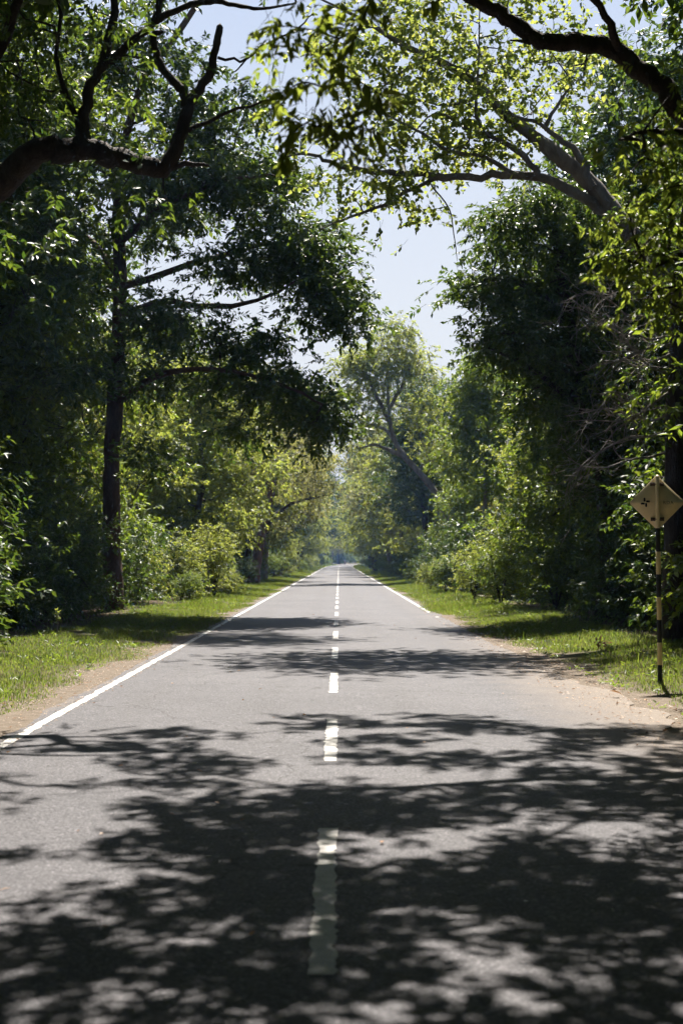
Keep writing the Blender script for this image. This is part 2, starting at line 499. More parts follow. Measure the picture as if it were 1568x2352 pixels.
# ------------------------------------------------------------------ trees
class Tree:
    def __init__(s, name, label, cat, base, seed, group=None):
        s.base = np.asarray(base, float)
        s.rng = np.random.default_rng(seed)
        s.root = link(name, None, None, s.base, label=label, category=cat)
        if group: s.root['group'] = group
        s.nodes, s.par, s.cnt, s.rfix = [], [], [], []
        s.paths = []
        s.cen = []
    def limb(s, pts, radii, mat, name='limb', sides=8, attach=True, step=4, wiggle=0.0):
        p, r = smooth_path(pts, radii, step)
        if wiggle:
            w = s.rng.normal(size=p.shape) * wiggle * r[:, None]
            w[0] = 0
            p = p + w
        g = Geo()
        tube(g, p, r * (1 + .10 * (s.rng.random(len(r)) - .5)), sides, s.rng, .26)
        o = link(name, g.mesh(name, mat, True, s.base), s.root)
        if attach:
            k0 = len(s.nodes)
            for i in range(len(p)):
                s.nodes.append(p[i]); s.par.append(k0 + i - 1 if i else -1); s.cnt.append(0); s.rfix.append(r[i])
        return o
    def lobe(s, c, r, n, shell=.35):
        c = np.asarray(c, float); r = np.asarray(r, float) * np.ones(3)
        d = norm(s.rng.normal(size=(n, 3)))
        rad = s.rng.uniform(shell, 1, (n, 1)) ** .6
        s.cen.append(c + d * rad * r)
    def grow(s, tip=.012, power=.45, maxlen=3.5, sag=.05, rmax=1.0, sides=5):
        cen = np.concatenate(s.cen)
        base = np.array(s.nodes)
        dist = np.array([np.min(np.linalg.norm(base - c, axis=1)) for c in cen])
        for c in cen[np.argsort(dist)]:
            nd = np.array(s.nodes)
            dv = c - nd
            cost = np.linalg.norm(dv, axis=1) + .5 * np.maximum(0, -dv[:, 2])
            k = int(np.argmin(cost))
            p0 = nd[k]; L = np.linalg.norm(c - p0)
            mids = []
            m = max(2, int(L / .8))
            j = s.rng.normal(size=(m, 3)) * .09 * L / m ** .5
            idx = [k]
            for q in range(1, m + 1):
                t = q / m
                pt = p0 + (c - p0) * t + np.array([0, 0, 1.]) * sag * L * 4 * t * (1 - t) + (j[q - 1] if q < m else 0)
                s.nodes.append(pt); s.par.append(idx[-1]); s.cnt.append(0); s.rfix.append(0)
                idx.append(len(s.nodes) - 1)
            s.paths.append(idx)
            kk = idx[-1]
            while kk >= 0:
                s.cnt[kk] += 1
                kk = s.par[kk]
        g = Geo()
        nd = np.array(s.nodes); cnt = np.array(s.cnt)
        rr = np.minimum(tip * np.maximum(cnt, 1) ** power, rmax)
        for idx in s.paths:
            r = rr[idx].copy()
            f = s.rfix[idx[0]]
            r[0] = min(r[1] * 1.25, f if f > 0 else rr[idx[0]])
            r[-1] = tip * .6
            tube(g, nd[idx], r, sides if r[0] > .03 else 4)
        s.bgeo = g
        s.allcen = cen
        return cen
    def leaves(s, mat, L, W, rad=.8, nspray=9, nleaf=10, slen=.45, kind='kite', droop=.35, flat=.6, cen=None, wood=None, twig=None, name='crown'):
        cen = s.allcen if cen is None else cen
        b, ax, nr, l, w, tw = sprays(s.rng, cen, rad, nspray, nleaf, slen, L, W, droop, flat)
        g = Geo()
        leaf_geo(g, b, ax, nr, l, w, kind)
        link(name, g.mesh(name, mat, False, s.base), s.root, kind='stuff')
        if twig is not None and s.bgeo is not None:
            org, d, sl_ = tw
            n = len(org)
            r = twig
            e1 = norm(np.cross(d, np.array([.3, .2, .9]))); e2 = np.cross(d, e1)
            a0 = org - d * .15
            a1 = org + d * sl_[:, None] - np.array([0, 0, 1]) * (sl_ * droop * .5)[:, None]
            v = np.stack([a0 + e1 * r, a0 - e1 * r * .5 + e2 * r * .87, a0 - e1 * r * .5 - e2 * r * .87, a1], 1)
            i = np.arange(n)[:, None] * 4
            s.bgeo.add(v, np.concatenate([i + np.array([[0, 1, 3]]), i + np.array([[1, 2, 3]]), i + np.array([[2, 0, 3]])]))
    def wood(s, mat, name='branchwork'):
        if s.bgeo is not None and s.bgeo.v:
            link(name, s.bgeo.mesh(name, mat, True, s.base), s.root, kind='stuff')
    def px_lobe(s, px, py, d, rx, ry, rd_, n, shell=.3):
        k = d / FPX
        s.lobe(P(px, py, d), (rx * k, rd_, ry * k), n, shell)

def pxs(d, *pts):
    return [P(x, y, d) if len(q) == 0 else P(x, y, q[0]) for x, y, *q in pts]

# --- tall dark tree left of the road, trunk clear of branches low down
def tree_tall_left():
    d = 42.0
    b = P(262, 1410, d); b[2] = ground_z(b[0], d)
    t = Tree('broadleaf_tree', 'tall dark broadleaf tree on the left, straight trunk, crown reaching over the road', 'tree', b, 11)
    t.limb([b + [0, 0, -.2]] + pxs(d, (258, 1280), (256, 1100), (266, 900), (276, 650), (270, 500), (285, 340), (325, 190), (350, 90)),
           [.34, .27, .24, .225, .2, .17, .14, .09, .05], M_BARK_RED, 'trunk', 12, step=6)
    t.limb(pxs(d, (330, 180), (420, 60, 41.5), (560, -130, 41), (760, -180, 41)), [.11, .09, .06, .03], M_BARK_RED, wiggle=.3)
    t.limb(pxs(d, (274, 720), (370, 692), (480, 705), (590, 690), (690, 640, 41)), [.12, .10, .085, .06, .03], M_BARK_RED, wiggle=.3)
    t.limb(pxs(d, (272, 560), (380, 470, 41), (500, 420, 40), (620, 400, 40)), [.12, .10, .07, .03], M_BARK_RED, wiggle=.3)
    t.limb(pxs(d, (262, 930), (370, 860, 40.5), (500, 850, 40), (640, 880, 40), (740, 930, 40)), [.11, .09, .07, .05, .03], M_BARK_RED, wiggle=.3)
    t.limb(pxs(d, (276, 640), (220, 560, 43), (130, 500, 44), (40, 470, 44)), [.1, .08, .06, .03], M_BARK_RED, wiggle=.3)
    t.limb(pxs(d, (278, 660), (500, 590, 42), (640, 560, 42), (760, 600, 42)), [.11, .08, .06, .03], M_BARK_RED, wiggle=.3)
    for a in [(300, 160, 160, 70, 3., 20), (490, 290, 115, 75, 2.6, 22), (150, 300, 120, 80, 2.6, 14), (560, 440, 140, 80, 2.8, 28),
              (350, 470, 150, 90, 2.8, 22), (80, 500, 90, 60, 2.2, 10), (690, 560, 70, 60, 1.8, 14), (735, 680, 60, 55, 1.6, 14), (800, 745, 30, 25, 1.0, 5),
              (560, 600, 110, 40, 2.4, 14), (390, 740, 120, 40, 2.4, 14), (200, 640, 60, 30, 1.6, 4), (570, 800, 90, 40, 2., 10), (640, 890, 100, 40, 2., 13), (730, 960, 50, 60, 1.6, 12),
              (480, 880, 50, 25, 1.6, 5), (560, 1000, 40, 35, 1.4, 4), (330, 860, 60, 45, 1.8, 6), (340, 1060, 40, 40, 1.3, 3), (180, 850, 80, 60, 1.8, 8),
              (600, -170, 170, 50, 2.4, 22), (780, -180, 120, 50, 2.2, 16), (320, -100, 130, 60, 2.6, 12)]:
        t.px_lobe(a[0], a[1], d - .5, a[2], a[3], a[4], a[5])
    t.grow(.012, .42, rmax=.07)
    t.leaves(M_LEAF_DARK, .19, .085, .82, 24, 13, .42, droop=.32, flat=.5, twig=.006)
    t.wood(M_BARK)
    return t
tree_tall_left()

# --- foreground shadow canopy: where the road lies in shade in front of the camera
LIT = [(940, 1945, 150, 30), (880, 1990, 70, 14), (1190, 1900, 160, 18), (1340, 1858, 80, 9), (100, 1900, 150, 42), (190, 2000, 200, 30), (330, 2130, 200, 20),
       (490, 2150, 110, 16), (60, 2060, 150, 32), (530, 1962, 60, 6), (1130, 2272, 110, 45), (850, 2325, 170, 26), (560, 2332, 220, 22),
       (1505, 2250, 55, 38), (1330, 2305, 80, 10), (1290, 2165, 65, 12), (1545, 1990, 40, 12), (800, 2145, 55, 9), (1000, 2215, 80, 20),
       (300, 2290, 110, 22), (170, 2330, 120, 22), (60, 2255, 70, 9), (660, 2262, 50, 9), (640, 1905, 60, 6), (520, 1850, 90, 7), (1060, 1850, 70, 7), (930, 2110, 40, 7)]
SHADE = [(400, 1688, 130, 12), (300, 1722, 190, 11), (420, 1758, 150, 18), (920, 1658, 230, 14), (1150, 1676, 140, 10), (1420, 1690, 160, 22), (1510, 1745, 110, 36),
         (880, 1702, 120, 10), (840, 1738, 70, 12), (1010, 1745, 150, 11), (1290, 1738, 130, 10), (60, 1832, 130, 16), (1250, 1712, 200, 8), (700, 1660, 60, 18),
         (560, 1800, 200, 14), (300, 1800, 160, 8), (80, 1965, 180, 12), (1330, 1770, 200, 12)]
POLY = np.array([(300, 1842), (520, 1812), (720, 1795), (900, 1815), (1100, 1815), (1250, 1795), (1700, 1800), (1700, 2420), (-140, 2420), (-140, 2210), (150, 2085), (330, 2010), (170, 1965), (330, 1890)], float)

def in_poly(x, y, poly):
    c = np.zeros(len(x), bool)
    j = len(poly) - 1
    for i in range(len(poly)):
        xi, yi = poly[i]; xj, yj = poly[j]
        cond = ((yi > y) != (yj > y)) & (x < (xj - xi) * (y - yi) / (yj - yi + 1e-9) + xi)
        c ^= cond
        j = i
    return c

def ground_to_px(x, d):
    X, Y, Z = x - CAM[0], d, -CAM[2]
    f0 = X * syw + Y * cyw; a0 = X * cyw - Y * syw
    depth = f0 * cp + Z * sp; up = -f0 * sp + Z * cp
    return 784 + FPX * a0 / depth, 1176 - FPX * up / depth

rngc = np.random.default_rng(77)
sx_, sd_ = np.meshgrid(np.arange(-4.2, 4.6, .17), np.arange(4.0, 16.0, .17))
sx_ = sx_.ravel() + rngc.uniform(-.08, .08, sx_.size); sd_ = sd_.ravel() + rngc.uniform(-.08, .08, sd_.size)
def shade_mask(gx_, gd_):
    qx, qy = ground_to_px(gx_, gd_)
    wob = 10 * (vnoise(gx_ * 3, gd_ * 3, 4) - .5)
    m_ = in_poly(qx + wob * 3, qy + wob, POLY)
    for (a, b_, c_, e_) in LIT: m_ &= ((qx - a + wob * 2) / (c_ * 1.15)) ** 2 + ((qy - b_ + wob * .6) / (e_ * 1.25)) ** 2 > 1
    for (a, b_, c_, e_) in SHADE: m_ |= (((qx - a) / c_) ** 2 + ((qy - b_) / e_) ** 2 < 1) & (vnoise(gx_ * 2.3, gd_ * 2.3, 6) > .22)
    return m_ & ~((vnoise(gx_ * 1.7, gd_ * 1.7, 21) > .80) & (vnoise(gx_ * 5, gd_ * 5, 22) > .35))
inside = shade_mask(sx_, sd_)
deep = inside.copy()
for ox, oy in ((.32, 0), (-.32, 0), (0, .32), (0, -.32)): deep &= shade_mask(sx_ + ox, sd_ + oy)
gxs, gds = sx_[inside], sd_[inside]
deep = deep[inside]
hh = np.maximum(6.2, 2.9 + .54 * gds) + rngc.uniform(0, .9, len(gds))
kk_ = hh / SUN[2]
CAN = np.stack([gxs + SUN[0] * kk_, gds + SUN[1] * kk_, hh], -1)
# canopy thinned here so sun reaches the low right sprays, which shade this ground
_nb = np.array([P(x, y, 10.2) for x in range(1380, 1600, 20) for y in range(280, 720, 20)])
_nf = _nb - SUN[None] * (_nb[:, 2] / SUN[2])[:, None]
_dm = np.min(np.hypot(gxs[:, None] - _nf[None, :, 0], gds[:, None] - _nf[None, :, 1]), axis=1)
_hold = (_dm > .22) | (rngc.random(len(_dm)) < .2)
_up = CAN[_hold & deep]
CAN = CAN[_hold]
CAN2 = _up + SUN[None] * (rngc.uniform(2.2, 4.5, len(_up)) / SUN[2])[:, None]  # second, higher leaf layer added to deepen the shade below
# unseen leaf roof added over and behind the viewpoint to block sky light
_n = 4200
_g = np.stack([rngc.uniform(-6.5, 6.5, _n), rngc.uniform(-9, 3.7, _n), np.zeros(_n)], -1)
CAN3 = _g + SUN[None] * (rngc.uniform(8.6, 12.5, _n) / SUN[2])[:, None]
_n = 2600
_gx = np.concatenate([rngc.uniform(-8.5, -3.2, _n), rngc.uniform(3.2, 8.5, _n)]); _gd = rngc.uniform(3.5, 17, 2 * _n)
_ok = (np.abs(_gx) > .25 * _gd + .7 + np.clip((_gd - 10) * .12, 0, 2)) & (vnoise(_gx * .9, _gd * .9, 88) > .25)
_g = np.stack([_gx[_ok], _gd[_ok], 0 * _gd[_ok]], -1)
CAN4 = _g + SUN[None] * (rngc.uniform(8.5, 13, len(_g)) / SUN[2])[:, None]  # unseen side leaves added to shade the left limb and the verges
CAN4 = CAN4[CAN4[:, 2] > 1.9 + .405 * CAN4[:, 1]]
CAN3 = np.concatenate([CAN3, CAN4])
_cf = CAN3 - SUN[None] * (CAN3[:, 2] / SUN[2])[:, None]
CAN3 = CAN3[np.min(np.hypot(_cf[:, None, 0] - _nf[None, :, 0], _cf[:, None, 1] - _nf[None, :, 1]), axis=1) > .55]
CAN = np.concatenate([CAN, CAN2])

def canopy_leaves(t, cen, mat, name='crown', k=1.0):
    b, ax, nr, l, w, tw = sprays(t.rng, cen, .14 * k * k, 3, 9, .19 * k, .16 * (k ** .5), .075 * (k ** .5), .3, .8)
    g = Geo()
    leaf_geo(g, b, ax, nr, l, w, 'kite')
    link(name, g.mesh(name, mat, False, t.base), t.root, kind='stuff')

# --- tree whose heavy limb crosses the upper left corner
def tree_limb_left():
    base = np.array([-6.3, 19.0, 0.]); base[2] = ground_z(base[0], base[1])
    t = Tree('overhanging_tree', 'dark tree at the left edge whose thick bare limb forks across the upper corner', 'tree', base, 21)
    t.limb([base + [0, 0, -.2], base + [.05, -.1, 1.5], base + [.25, -.3, 3.4], base + [.6, -.8, 6.0], base + [1.4, -1.2, 9.0], base + [2.6, -1.5, 11.0]], [.36, .3, .27, .2, .15, .09], M_BARK, 'trunk', 12)
    d = 17.0
    t.limb([base + [.25, -.3, 3.4]] + pxs(d, (-90, 520, 17.8), (0, 425, 17.4), (80, 348), (150, 345), (210, 350), (300, 372), (372, 388), (412, 320), (432, 240)),
           [.20, .185, .17, .158, .15, .138, .12, .105, .08, .065], M_BARK, sides=14, wiggle=.16)
    t.limb(pxs(d, (432, 250), (425, 215), (398, 185), (368, 150), (358, 110), (352, 82), (372, 74)), [.078, .06, .055, .05, .045, .04, .03], M_BARK, wiggle=.15, attach=False)
    t.limb(pxs(d, (434, 238), (452, 212), (485, 165), (495, 110), (504, 60)), [.075, .062, .055, .05, .042], M_BARK, wiggle=.15, attach=False)
    t.limb(pxs(d, (190, 350), (193, 260), (220, 178), (265, 132), (320, 86), (355, 52), (400, 26), (480, 3), (540, 12), (600, 20), (680, 8, 17.5)), [.10, .075, .062, .056, .05, .046, .042, .036, .028, .02, .01], M_BARK, wiggle=.25)
    t.limb(pxs(d, (236, 150), (250, 90), (262, 40), (264, -40), (290, -200)), [.06, .052, .05, .045, .03], M_BARK, wiggle=.2)
    t.limb(pxs(d, (355, 52), (366, 15), (372, -60)), [.05, .04, .03], M_BARK, wiggle=.2)
    t.limb(pxs(d, (368, 390), (425, 377), (480, 381)), [.05, .035, .02], M_BARK, wiggle=.3, attach=False)
    t.limb(pxs(d, (430, 300), (520, 262), (625, 226)), [.03, .022, .012], M_BARK, wiggle=.5, attach=False)
    t.limb(pxs(d, (500, 132), (565, 137), (600, 107), (675, 70), (720, 30)), [.018, .016, .014, .011, .006], M_BARK, wiggle=.6, attach=False)
    t.limb(pxs(d, (565, 137), (545, 160), (530, 170)), [.012, .009, .004], M_BARK, sides=5, attach=False)
    t.limb(pxs(d, (205, 345), (160, 240), (130, 130), (140, 30), (120, -60)), [.05, .035, .028, .025, .015], M_BARK, wiggle=.3)
    t.limb([base + [.6, -.8, 6.0], [-4.4, 17.9, 7.9], [-3.6, 17.2, 8.8], [-2.5, 17.4, 9.2], [-1.4, 16.4, 9.8], [-.6, 16.3, 9.8], [.3, 15.5, 10.2]], [.12, .075, .06, .05, .04, .028, .015], M_BARK, wiggle=.6)
    t.limb([base + [.8, -.9, 7.0], [-4.9, 16.2, 8.2], [-4.2, 14.7, 8.4], [-3.5, 14.2, 8.9], [-2.6, 12.5, 8.8], [-1.9, 12.1, 9.2], [-1.0, 10.6, 9.0]], [.11, .07, .055, .045, .035, .025, .015], M_BARK, wiggle=.6)
    mine = CAN[CAN[:, 0] < .9]
    t.cen.append(mine[t.rng.permutation(len(mine))[:130]])
    for a in [(120, 50, 130, 60, 1.5, 10), (40, 180, 70, 70, 1.2, 6), (330, 40, 50, 40, .8, 2), (90, 260, 70, 30, .6, 3), (330, 450, 60, 25, .4, 3), (320, 170, 50, 50, .5, 3)]:
        t.px_lobe(a[0], a[1], d, a[2], a[3], a[4], a[5])
    t.grow(.008, .42, rmax=.045)
    canopy_leaves(t, mine, M_LEAF_MID)
    canopy_leaves(t, CAN3[CAN3[:, 0] < .6], M_LEAF_DARK, 'unseen_shade_foliage', 2.1)  # added out of view to keep sky light off the road
    t.leaves(M_LEAF_DARK, .12, .05, .5, 7, 9, .35, droop=.4, cen=np.concatenate(t.cen[1:]), twig=.004, name='leaf_mass')
    t.wood(M_BARK)
    return t
tree_limb_left()

# --- tree on the right edge with the dark limb in the top right corner and the near yellow-green sprays
def leaf_objects(t, spray_o, mesh, pos, ax, nr, L):
    ax = norm(ax); side = norm(np.cross(ax, nr)); nn = np.cross(side, ax)
    for i in range(len(pos)):
        m = Matrix(((side[i][0], ax[i][0], nn[i][0]), (side[i][1], ax[i][1], nn[i][1]), (side[i][2], ax[i][2], nn[i][2])))
        o = link('leaf', mesh, spray_o)
        o.rotation_euler = m.to_euler()
        o.scale = (L[i],) * 3
        o.location = pos[i] - t.base

def big_leaf_mesh(mat, wid=.30):
    n = 7
    y = np.linspace(0, 1, n)
    w = wid * np.array([.06, .62, .95, 1., .82, .45, .02]) * .5
    z = -.16 * y ** 2
    v = []
    for i in range(n): v += [(-w[i], y[i], z[i] + w[i] * .35), (0, y[i], z[i]), (w[i], y[i], z[i] + w[i] * .35)]
    q = []
    for i in range(n - 1): q += [(3 * i, 3 * i + 1, 3 * i + 4, 3 * i + 3), (3 * i + 1, 3 * i + 2, 3 * i + 5, 3 * i + 4)]
    g = Geo(); g.add(v, None, q)
    return g.mesh('leaf', mat, True)

def tree_limb_right():
    base = np.array([7.2, 15.4, 0.]); base[2] = ground_z(base[0], base[1])
    t = Tree('overhanging_tree', 'tree at the right edge with a dark limb across the top corner and yellow-green sprays', 'tree', base, 31)
    t.limb([base + [0, 0, -.2], base + [-.1, -.1, 1.5], base + [-.4, -.2, 3.2], base + [-.6, -.3, 5.5], base + [-1.2, .2, 8.5], base + [-2.2, .8, 11.0]], [.32, .26, .23, .19, .14, .08], M_BARK, 'trunk', 12)
    d = 12.5
    d = 15.0
    t.limb([base + [-.4, -.2, 3.2]] + pxs(d, (1760, 560, 15.2), (1640, 360, 15.1), (1568, 262), (1505, 190), (1450, 148), (1375, 104), (1300, 97), (1240, 95), (1190, 62), (1140, 25), (1080, -8), (980, -70)),
           [.17, .145, .122, .112, .106, .10, .095, .09, .088, .08, .074, .066, .045], M_BARK, sides=14, wiggle=.16)
    t.limb(pxs(d, (1235, 98), (1205, 95), (1170, 92)), [.035, .022, .008], M_BARK, sides=6, attach=False)
    t.limb(pxs(d, (1420, 130), (1400, 60, 14.6), (1340, -40, 14), (1250, -150, 13)), [.05, .042, .036, .025], M_BARK, wiggle=.3)
    t.limb(pxs(d, (1250, -150, 13), (1050, -260, 11.5), (900, -300, 9.5)), [.03, .025, .018], M_BARK, wiggle=.4)
    t.limb(pxs(11.0, (1760, 480, 12.5), (1600, 330), (1500, 300, 10.5), (1420, 320, 10.2)), [.06, .035, .02, .01], M_BARK, wiggle=.3)
    t.limb(pxs(11.0, (1760, 560, 12.5), (1620, 560), (1500, 610, 10.5), (1420, 590, 10.4)), [.05, .028, .016, .008], M_BARK, wiggle=.3)
    t.limb(pxs(11.0, (1760, 640, 12.5), (1640, 680), (1540, 660, 10.6), (1470, 690, 10.4)), [.05, .025, .014, .007], M_BARK, wiggle=.3)
    t.limb([base + [-.6, -.3, 5.5], [4.8, 12.7, 7.6], [4.0, 13.3, 8.4], [3.2, 12.7, 9.1], [2.4, 13.4, 9.4], [1.7, 12.7, 9.5], [1.0, 12.8, 9.8]], [.11, .07, .055, .042, .032, .022, .014], M_BARK, wiggle=.6)
    t.limb([base + [-.8, -.1, 7.0], [4.9, 14.6, 9.0], [4.4, 16.2, 9.8], [3.6, 16.9, 10.5], [3.0, 18.2, 10.8], [1.6, 18.6, 11.2]], [.10, .07, .055, .042, .03, .014], M_BARK, wiggle=.6)
    mine = CAN[CAN[:, 0] >= .9]
    t.cen.append(mine[t.rng.permutation(len(mine))[:130]])
    near = []
    for a in [(1480, 330, 50, 50, .5, 5), (1550, 400, 30, 80, .5, 5), (1450, 480, 50, 40, .5, 5), (1545, 520, 30, 50, .5, 6),
              (1410, 590, 50, 30, .4, 6), (1490, 590, 50, 30, .4, 6), (1560, 620, 30, 50, .4, 4), (1550, 700, 35, 30, .4, 4), (1480, 700, 25, 20, .3, 2),
              (1510, 250, 50, 30, .6, 3), (1450, 400, 40, 30, .5, 3)]:
        c0 = len(t.cen)
        t.px_lobe(a[0], a[1], 10.4, a[2], a[3], a[4], a[5], .1)
        near.append(t.cen[-1])
    near = np.concatenate(near)
    mid_c = []
    for a in [(740, 180, 70, 70, .3, 4), (690, 60, 70, 40, .3, 3), (830, 260, 50, 50, .3, 3), (660, 250, 40, 60, .3, 3), (800, 40, 60, 40, .3, 3), (790, 320, 40, 25, .3, 3)]:
        t.px_lobe(a[0], a[1], 8.0, a[2], a[3], a[4], a[5], .1)
        mid_c.append(t.cen.pop())
    near = np.concatenate([near] + mid_c)
    t.grow(.006, .42, rmax=.035)
    canopy_leaves(t, mine, M_LEAF_MID)
    canopy_leaves(t, CAN3[CAN3[:, 0] >= .6], M_LEAF_DARK, 'unseen_shade_foliage', 2.1)  # right half of the added leaf roof, out of view
    t.leaves(M_LEAF_NEAR, .08, .030, .22, 4, 8, .11, 'lance', .5, .8, cen=near, twig=.0022, name='leaf_mass')
    t.wood(M_BARK)
    # near sprays whose leaves can be told apart
    lm = big_leaf_mesh(M_LEAF_NEAR, .36)
    specs = [  # twig start, end (photo points), distance, leaves, leaf length
        [(875, -60), (800, 120), (735, 215), (715, 300), 8.0, 31, .105],
        [(780, 90), (720, 70), (650, 60), (600, 75), 8.0, 19, .105],
        [(745, 200), (690, 190), (640, 230), (615, 270), 7.9, 24, .105],
        [(720, 290), (770, 290), (840, 300), (880, 310), 8.0, 21, .105],
        [(725, 270), (680, 300), (660, 350), (640, 390), 8.1, 19, .105],
        [(770, 165), (830, 190), (870, 215), (900, 225), 8.1, 19, .105],
        [(735, 250), (760, 300), (790, 330), (815, 345), 7.9, 16, .105],
        [(870, -40), (830, 20), (780, 20), (720, 10), 8.2, 21, .105],
        [(1010, -60), (1005, -20), (1000, 5), (990, 20), 9.0, 12, .105],
        [(1600, 420), (1540, 430), (1490, 460), (1440, 500), 10.0, 14, .09],
        [(1600, 480), (1550, 500), (1520, 540), (1490, 560), 10.0, 14, .09],
        [(1560, 600), (1500, 580), (1440, 580), (1390, 600), 10.2, 17, .09],
        [(1600, 620), (1560, 660), (1530, 680), (1500, 700), 10.0, 12, .09],
        [(1600, 330), (1540, 330), (1480, 350), (1430, 390), 10.2, 14, .09],
        [(1600, 250), (1540, 250), (1480, 270), (1420, 300), 10.4, 12, .09],
        [(1590, 700), (1550, 720), (1520, 730), (1480, 760), 10.2, 8, .09],
    ]
    for sp_ in specs:
        dd, nl, LL = sp_[4:]
        pts, rr = smooth_path(pxs(dd, *sp_[:4]), [.007, .005, .004, .002], 6)
        g = Geo(); tube(g, pts, rr, 5)
        so_ = link('leaf_spray', g.mesh('leaf_spray', M_BARK, True, t.base), t.root)
        u = np.sort(t.rng.uniform(.15, 1, nl)) * (len(pts) - 1)
        i0 = np.clip(u.astype(int), 0, len(pts) - 2); fr = (u - i0)[:, None]
        pos = pts[i0] * (1 - fr) + pts[i0 + 1] * fr + t.rng.normal(size=(nl, 3)) * .012
        tg = norm(pts[i0 + 1] - pts[i0])
        ax = norm(tg * .5 + t.rng.normal(size=(nl, 3)) * .55 + np.array([0, 0, -.45]))
        nr = norm(t.rng.normal(size=(nl, 3)) * .6 + np.array([0, -.2, 1.]))
        leaf_objects(t, so_, lm, pos, ax, nr, LL * t.rng.uniform(.65, 1.25, nl))
    return t
tree_limb_right()

# --- leaning pale tree on the right, sparse round leaves against the sky
def tree_leaning_right():
    d = 30.0
    base = np.array([10.6, 31.5, 0.]); base[2] = ground_z(base[0], base[1])
    t = Tree('leaning_tree', 'pale-barked tree leaning from the right across the road with sparse round leaves', 'tree', base, 41)
    t.limb([base + [0, 0, -.3], base + [-.3, -.2, 2.5]] + pxs(d, (1640, 800, 30.6), (1568, 690, 30.3), (1450, 545), (1385, 455), (1334, 400), (1265, 345), (1170, 270), (1100, 200), (1030, 150), (934, 108), (860, 62), (800, 28), (730, -5)),
           [.38, .32, .26, .24, .21, .195, .18, .16, .125, .095, .08, .062, .048, .036, .018], M_BARK_PALE, 'trunk', 12, wiggle=.05)
    L = lambda pts, r, dd=d, **k: t.limb(pxs(dd, *pts), r, M_BARK_PALE, wiggle=.35, **k)
    L([(1415, 500), (1334, 455), (1224, 400), (1130, 405), (1024, 405), (950, 398), (874, 395), (784, 382), (735, 360), (690, 352), (640, 365)], [.13, .11, .095, .085, .078, .068, .06, .05, .04, .03, .012])
    L([(1010, 408), (950, 430), (884, 470), (784, 505), (733, 527)], [.05, .042, .035, .025, .008])
    L([(1235, 402), (1194, 350), (1134, 315), (1104, 295), (1090, 230), (1098, 150), (1100, 20)], [.07, .06, .052, .045, .035, .025, .012], 29.6)
    L([(1360, 430), (1324, 345), (1284, 320), (1239, 285), (1174, 265)], [.09, .07, .06, .045, .02], 29.5)
    L([(1250, 290), (1284, 235), (1319, 185)], [.045, .035, .012], 29.5)
    L([(1190, 402), (1109, 360), (1034, 345), (959, 300), (884, 260), (840, 225)], [.05, .042, .036, .03, .02, .008], 29.8)
    L([(1000, 135), (930, 160), (880, 200), (850, 230)], [.04, .03, .02, .01])
    L([(990, 425), (1030, 480), (1042, 540), (1050, 600)], [.02, .016, .012, .005])
    L([(1110, 210), (1050, 240), (985, 235), (900, 210)], [.045, .035, .025, .01])
    L([(860, 60), (800, 75), (740, 110), (690, 130)], [.035, .025, .018, .008])
    L([(1080, 300), (1000, 260), (930, 330)], [.03, .022, .01])
    for a in [(1000, 100, 170, 90, 2.2, 40), (820, 120, 130, 100, 2, 24), (930, 230, 160, 90, 2.2, 40), (1100, 230, 120, 130, 2.2, 34), (1180, 80, 110, 90, 2, 26),
              (960, 340, 170, 50, 1.8, 24), (1130, 340, 90, 50, 1.6, 14), (850, 440, 110, 50, 1.5, 14), (960, 470, 60, 50, 1.2, 8), (720, 300, 70, 50, 1.4, 8), (1260, 200, 90, 90, 1.8, 16), (750, 420, 60, 40, 1., 5), (1320, 90, 90, 80, 1.8, 14), (880, 30, 120, 40, 1.6, 14), (900, -90, 200, 50, 2., 26), (1250, -90, 180, 50, 2., 22), (1060, -60, 120, 40, 1.8, 14)]:
        t.px_lobe(a[0], a[1], d, a[2], a[3], a[4], a[5], .1)
    t.grow(.007, .42, rmax=.035, sag=.0)
    t.leaves(M_LEAF_ROUND, .115, .095, .55, 5, 7, .36, 'round', .35, .7, twig=.0035)
    t.wood(M_BARK)
tree_leaning_right()

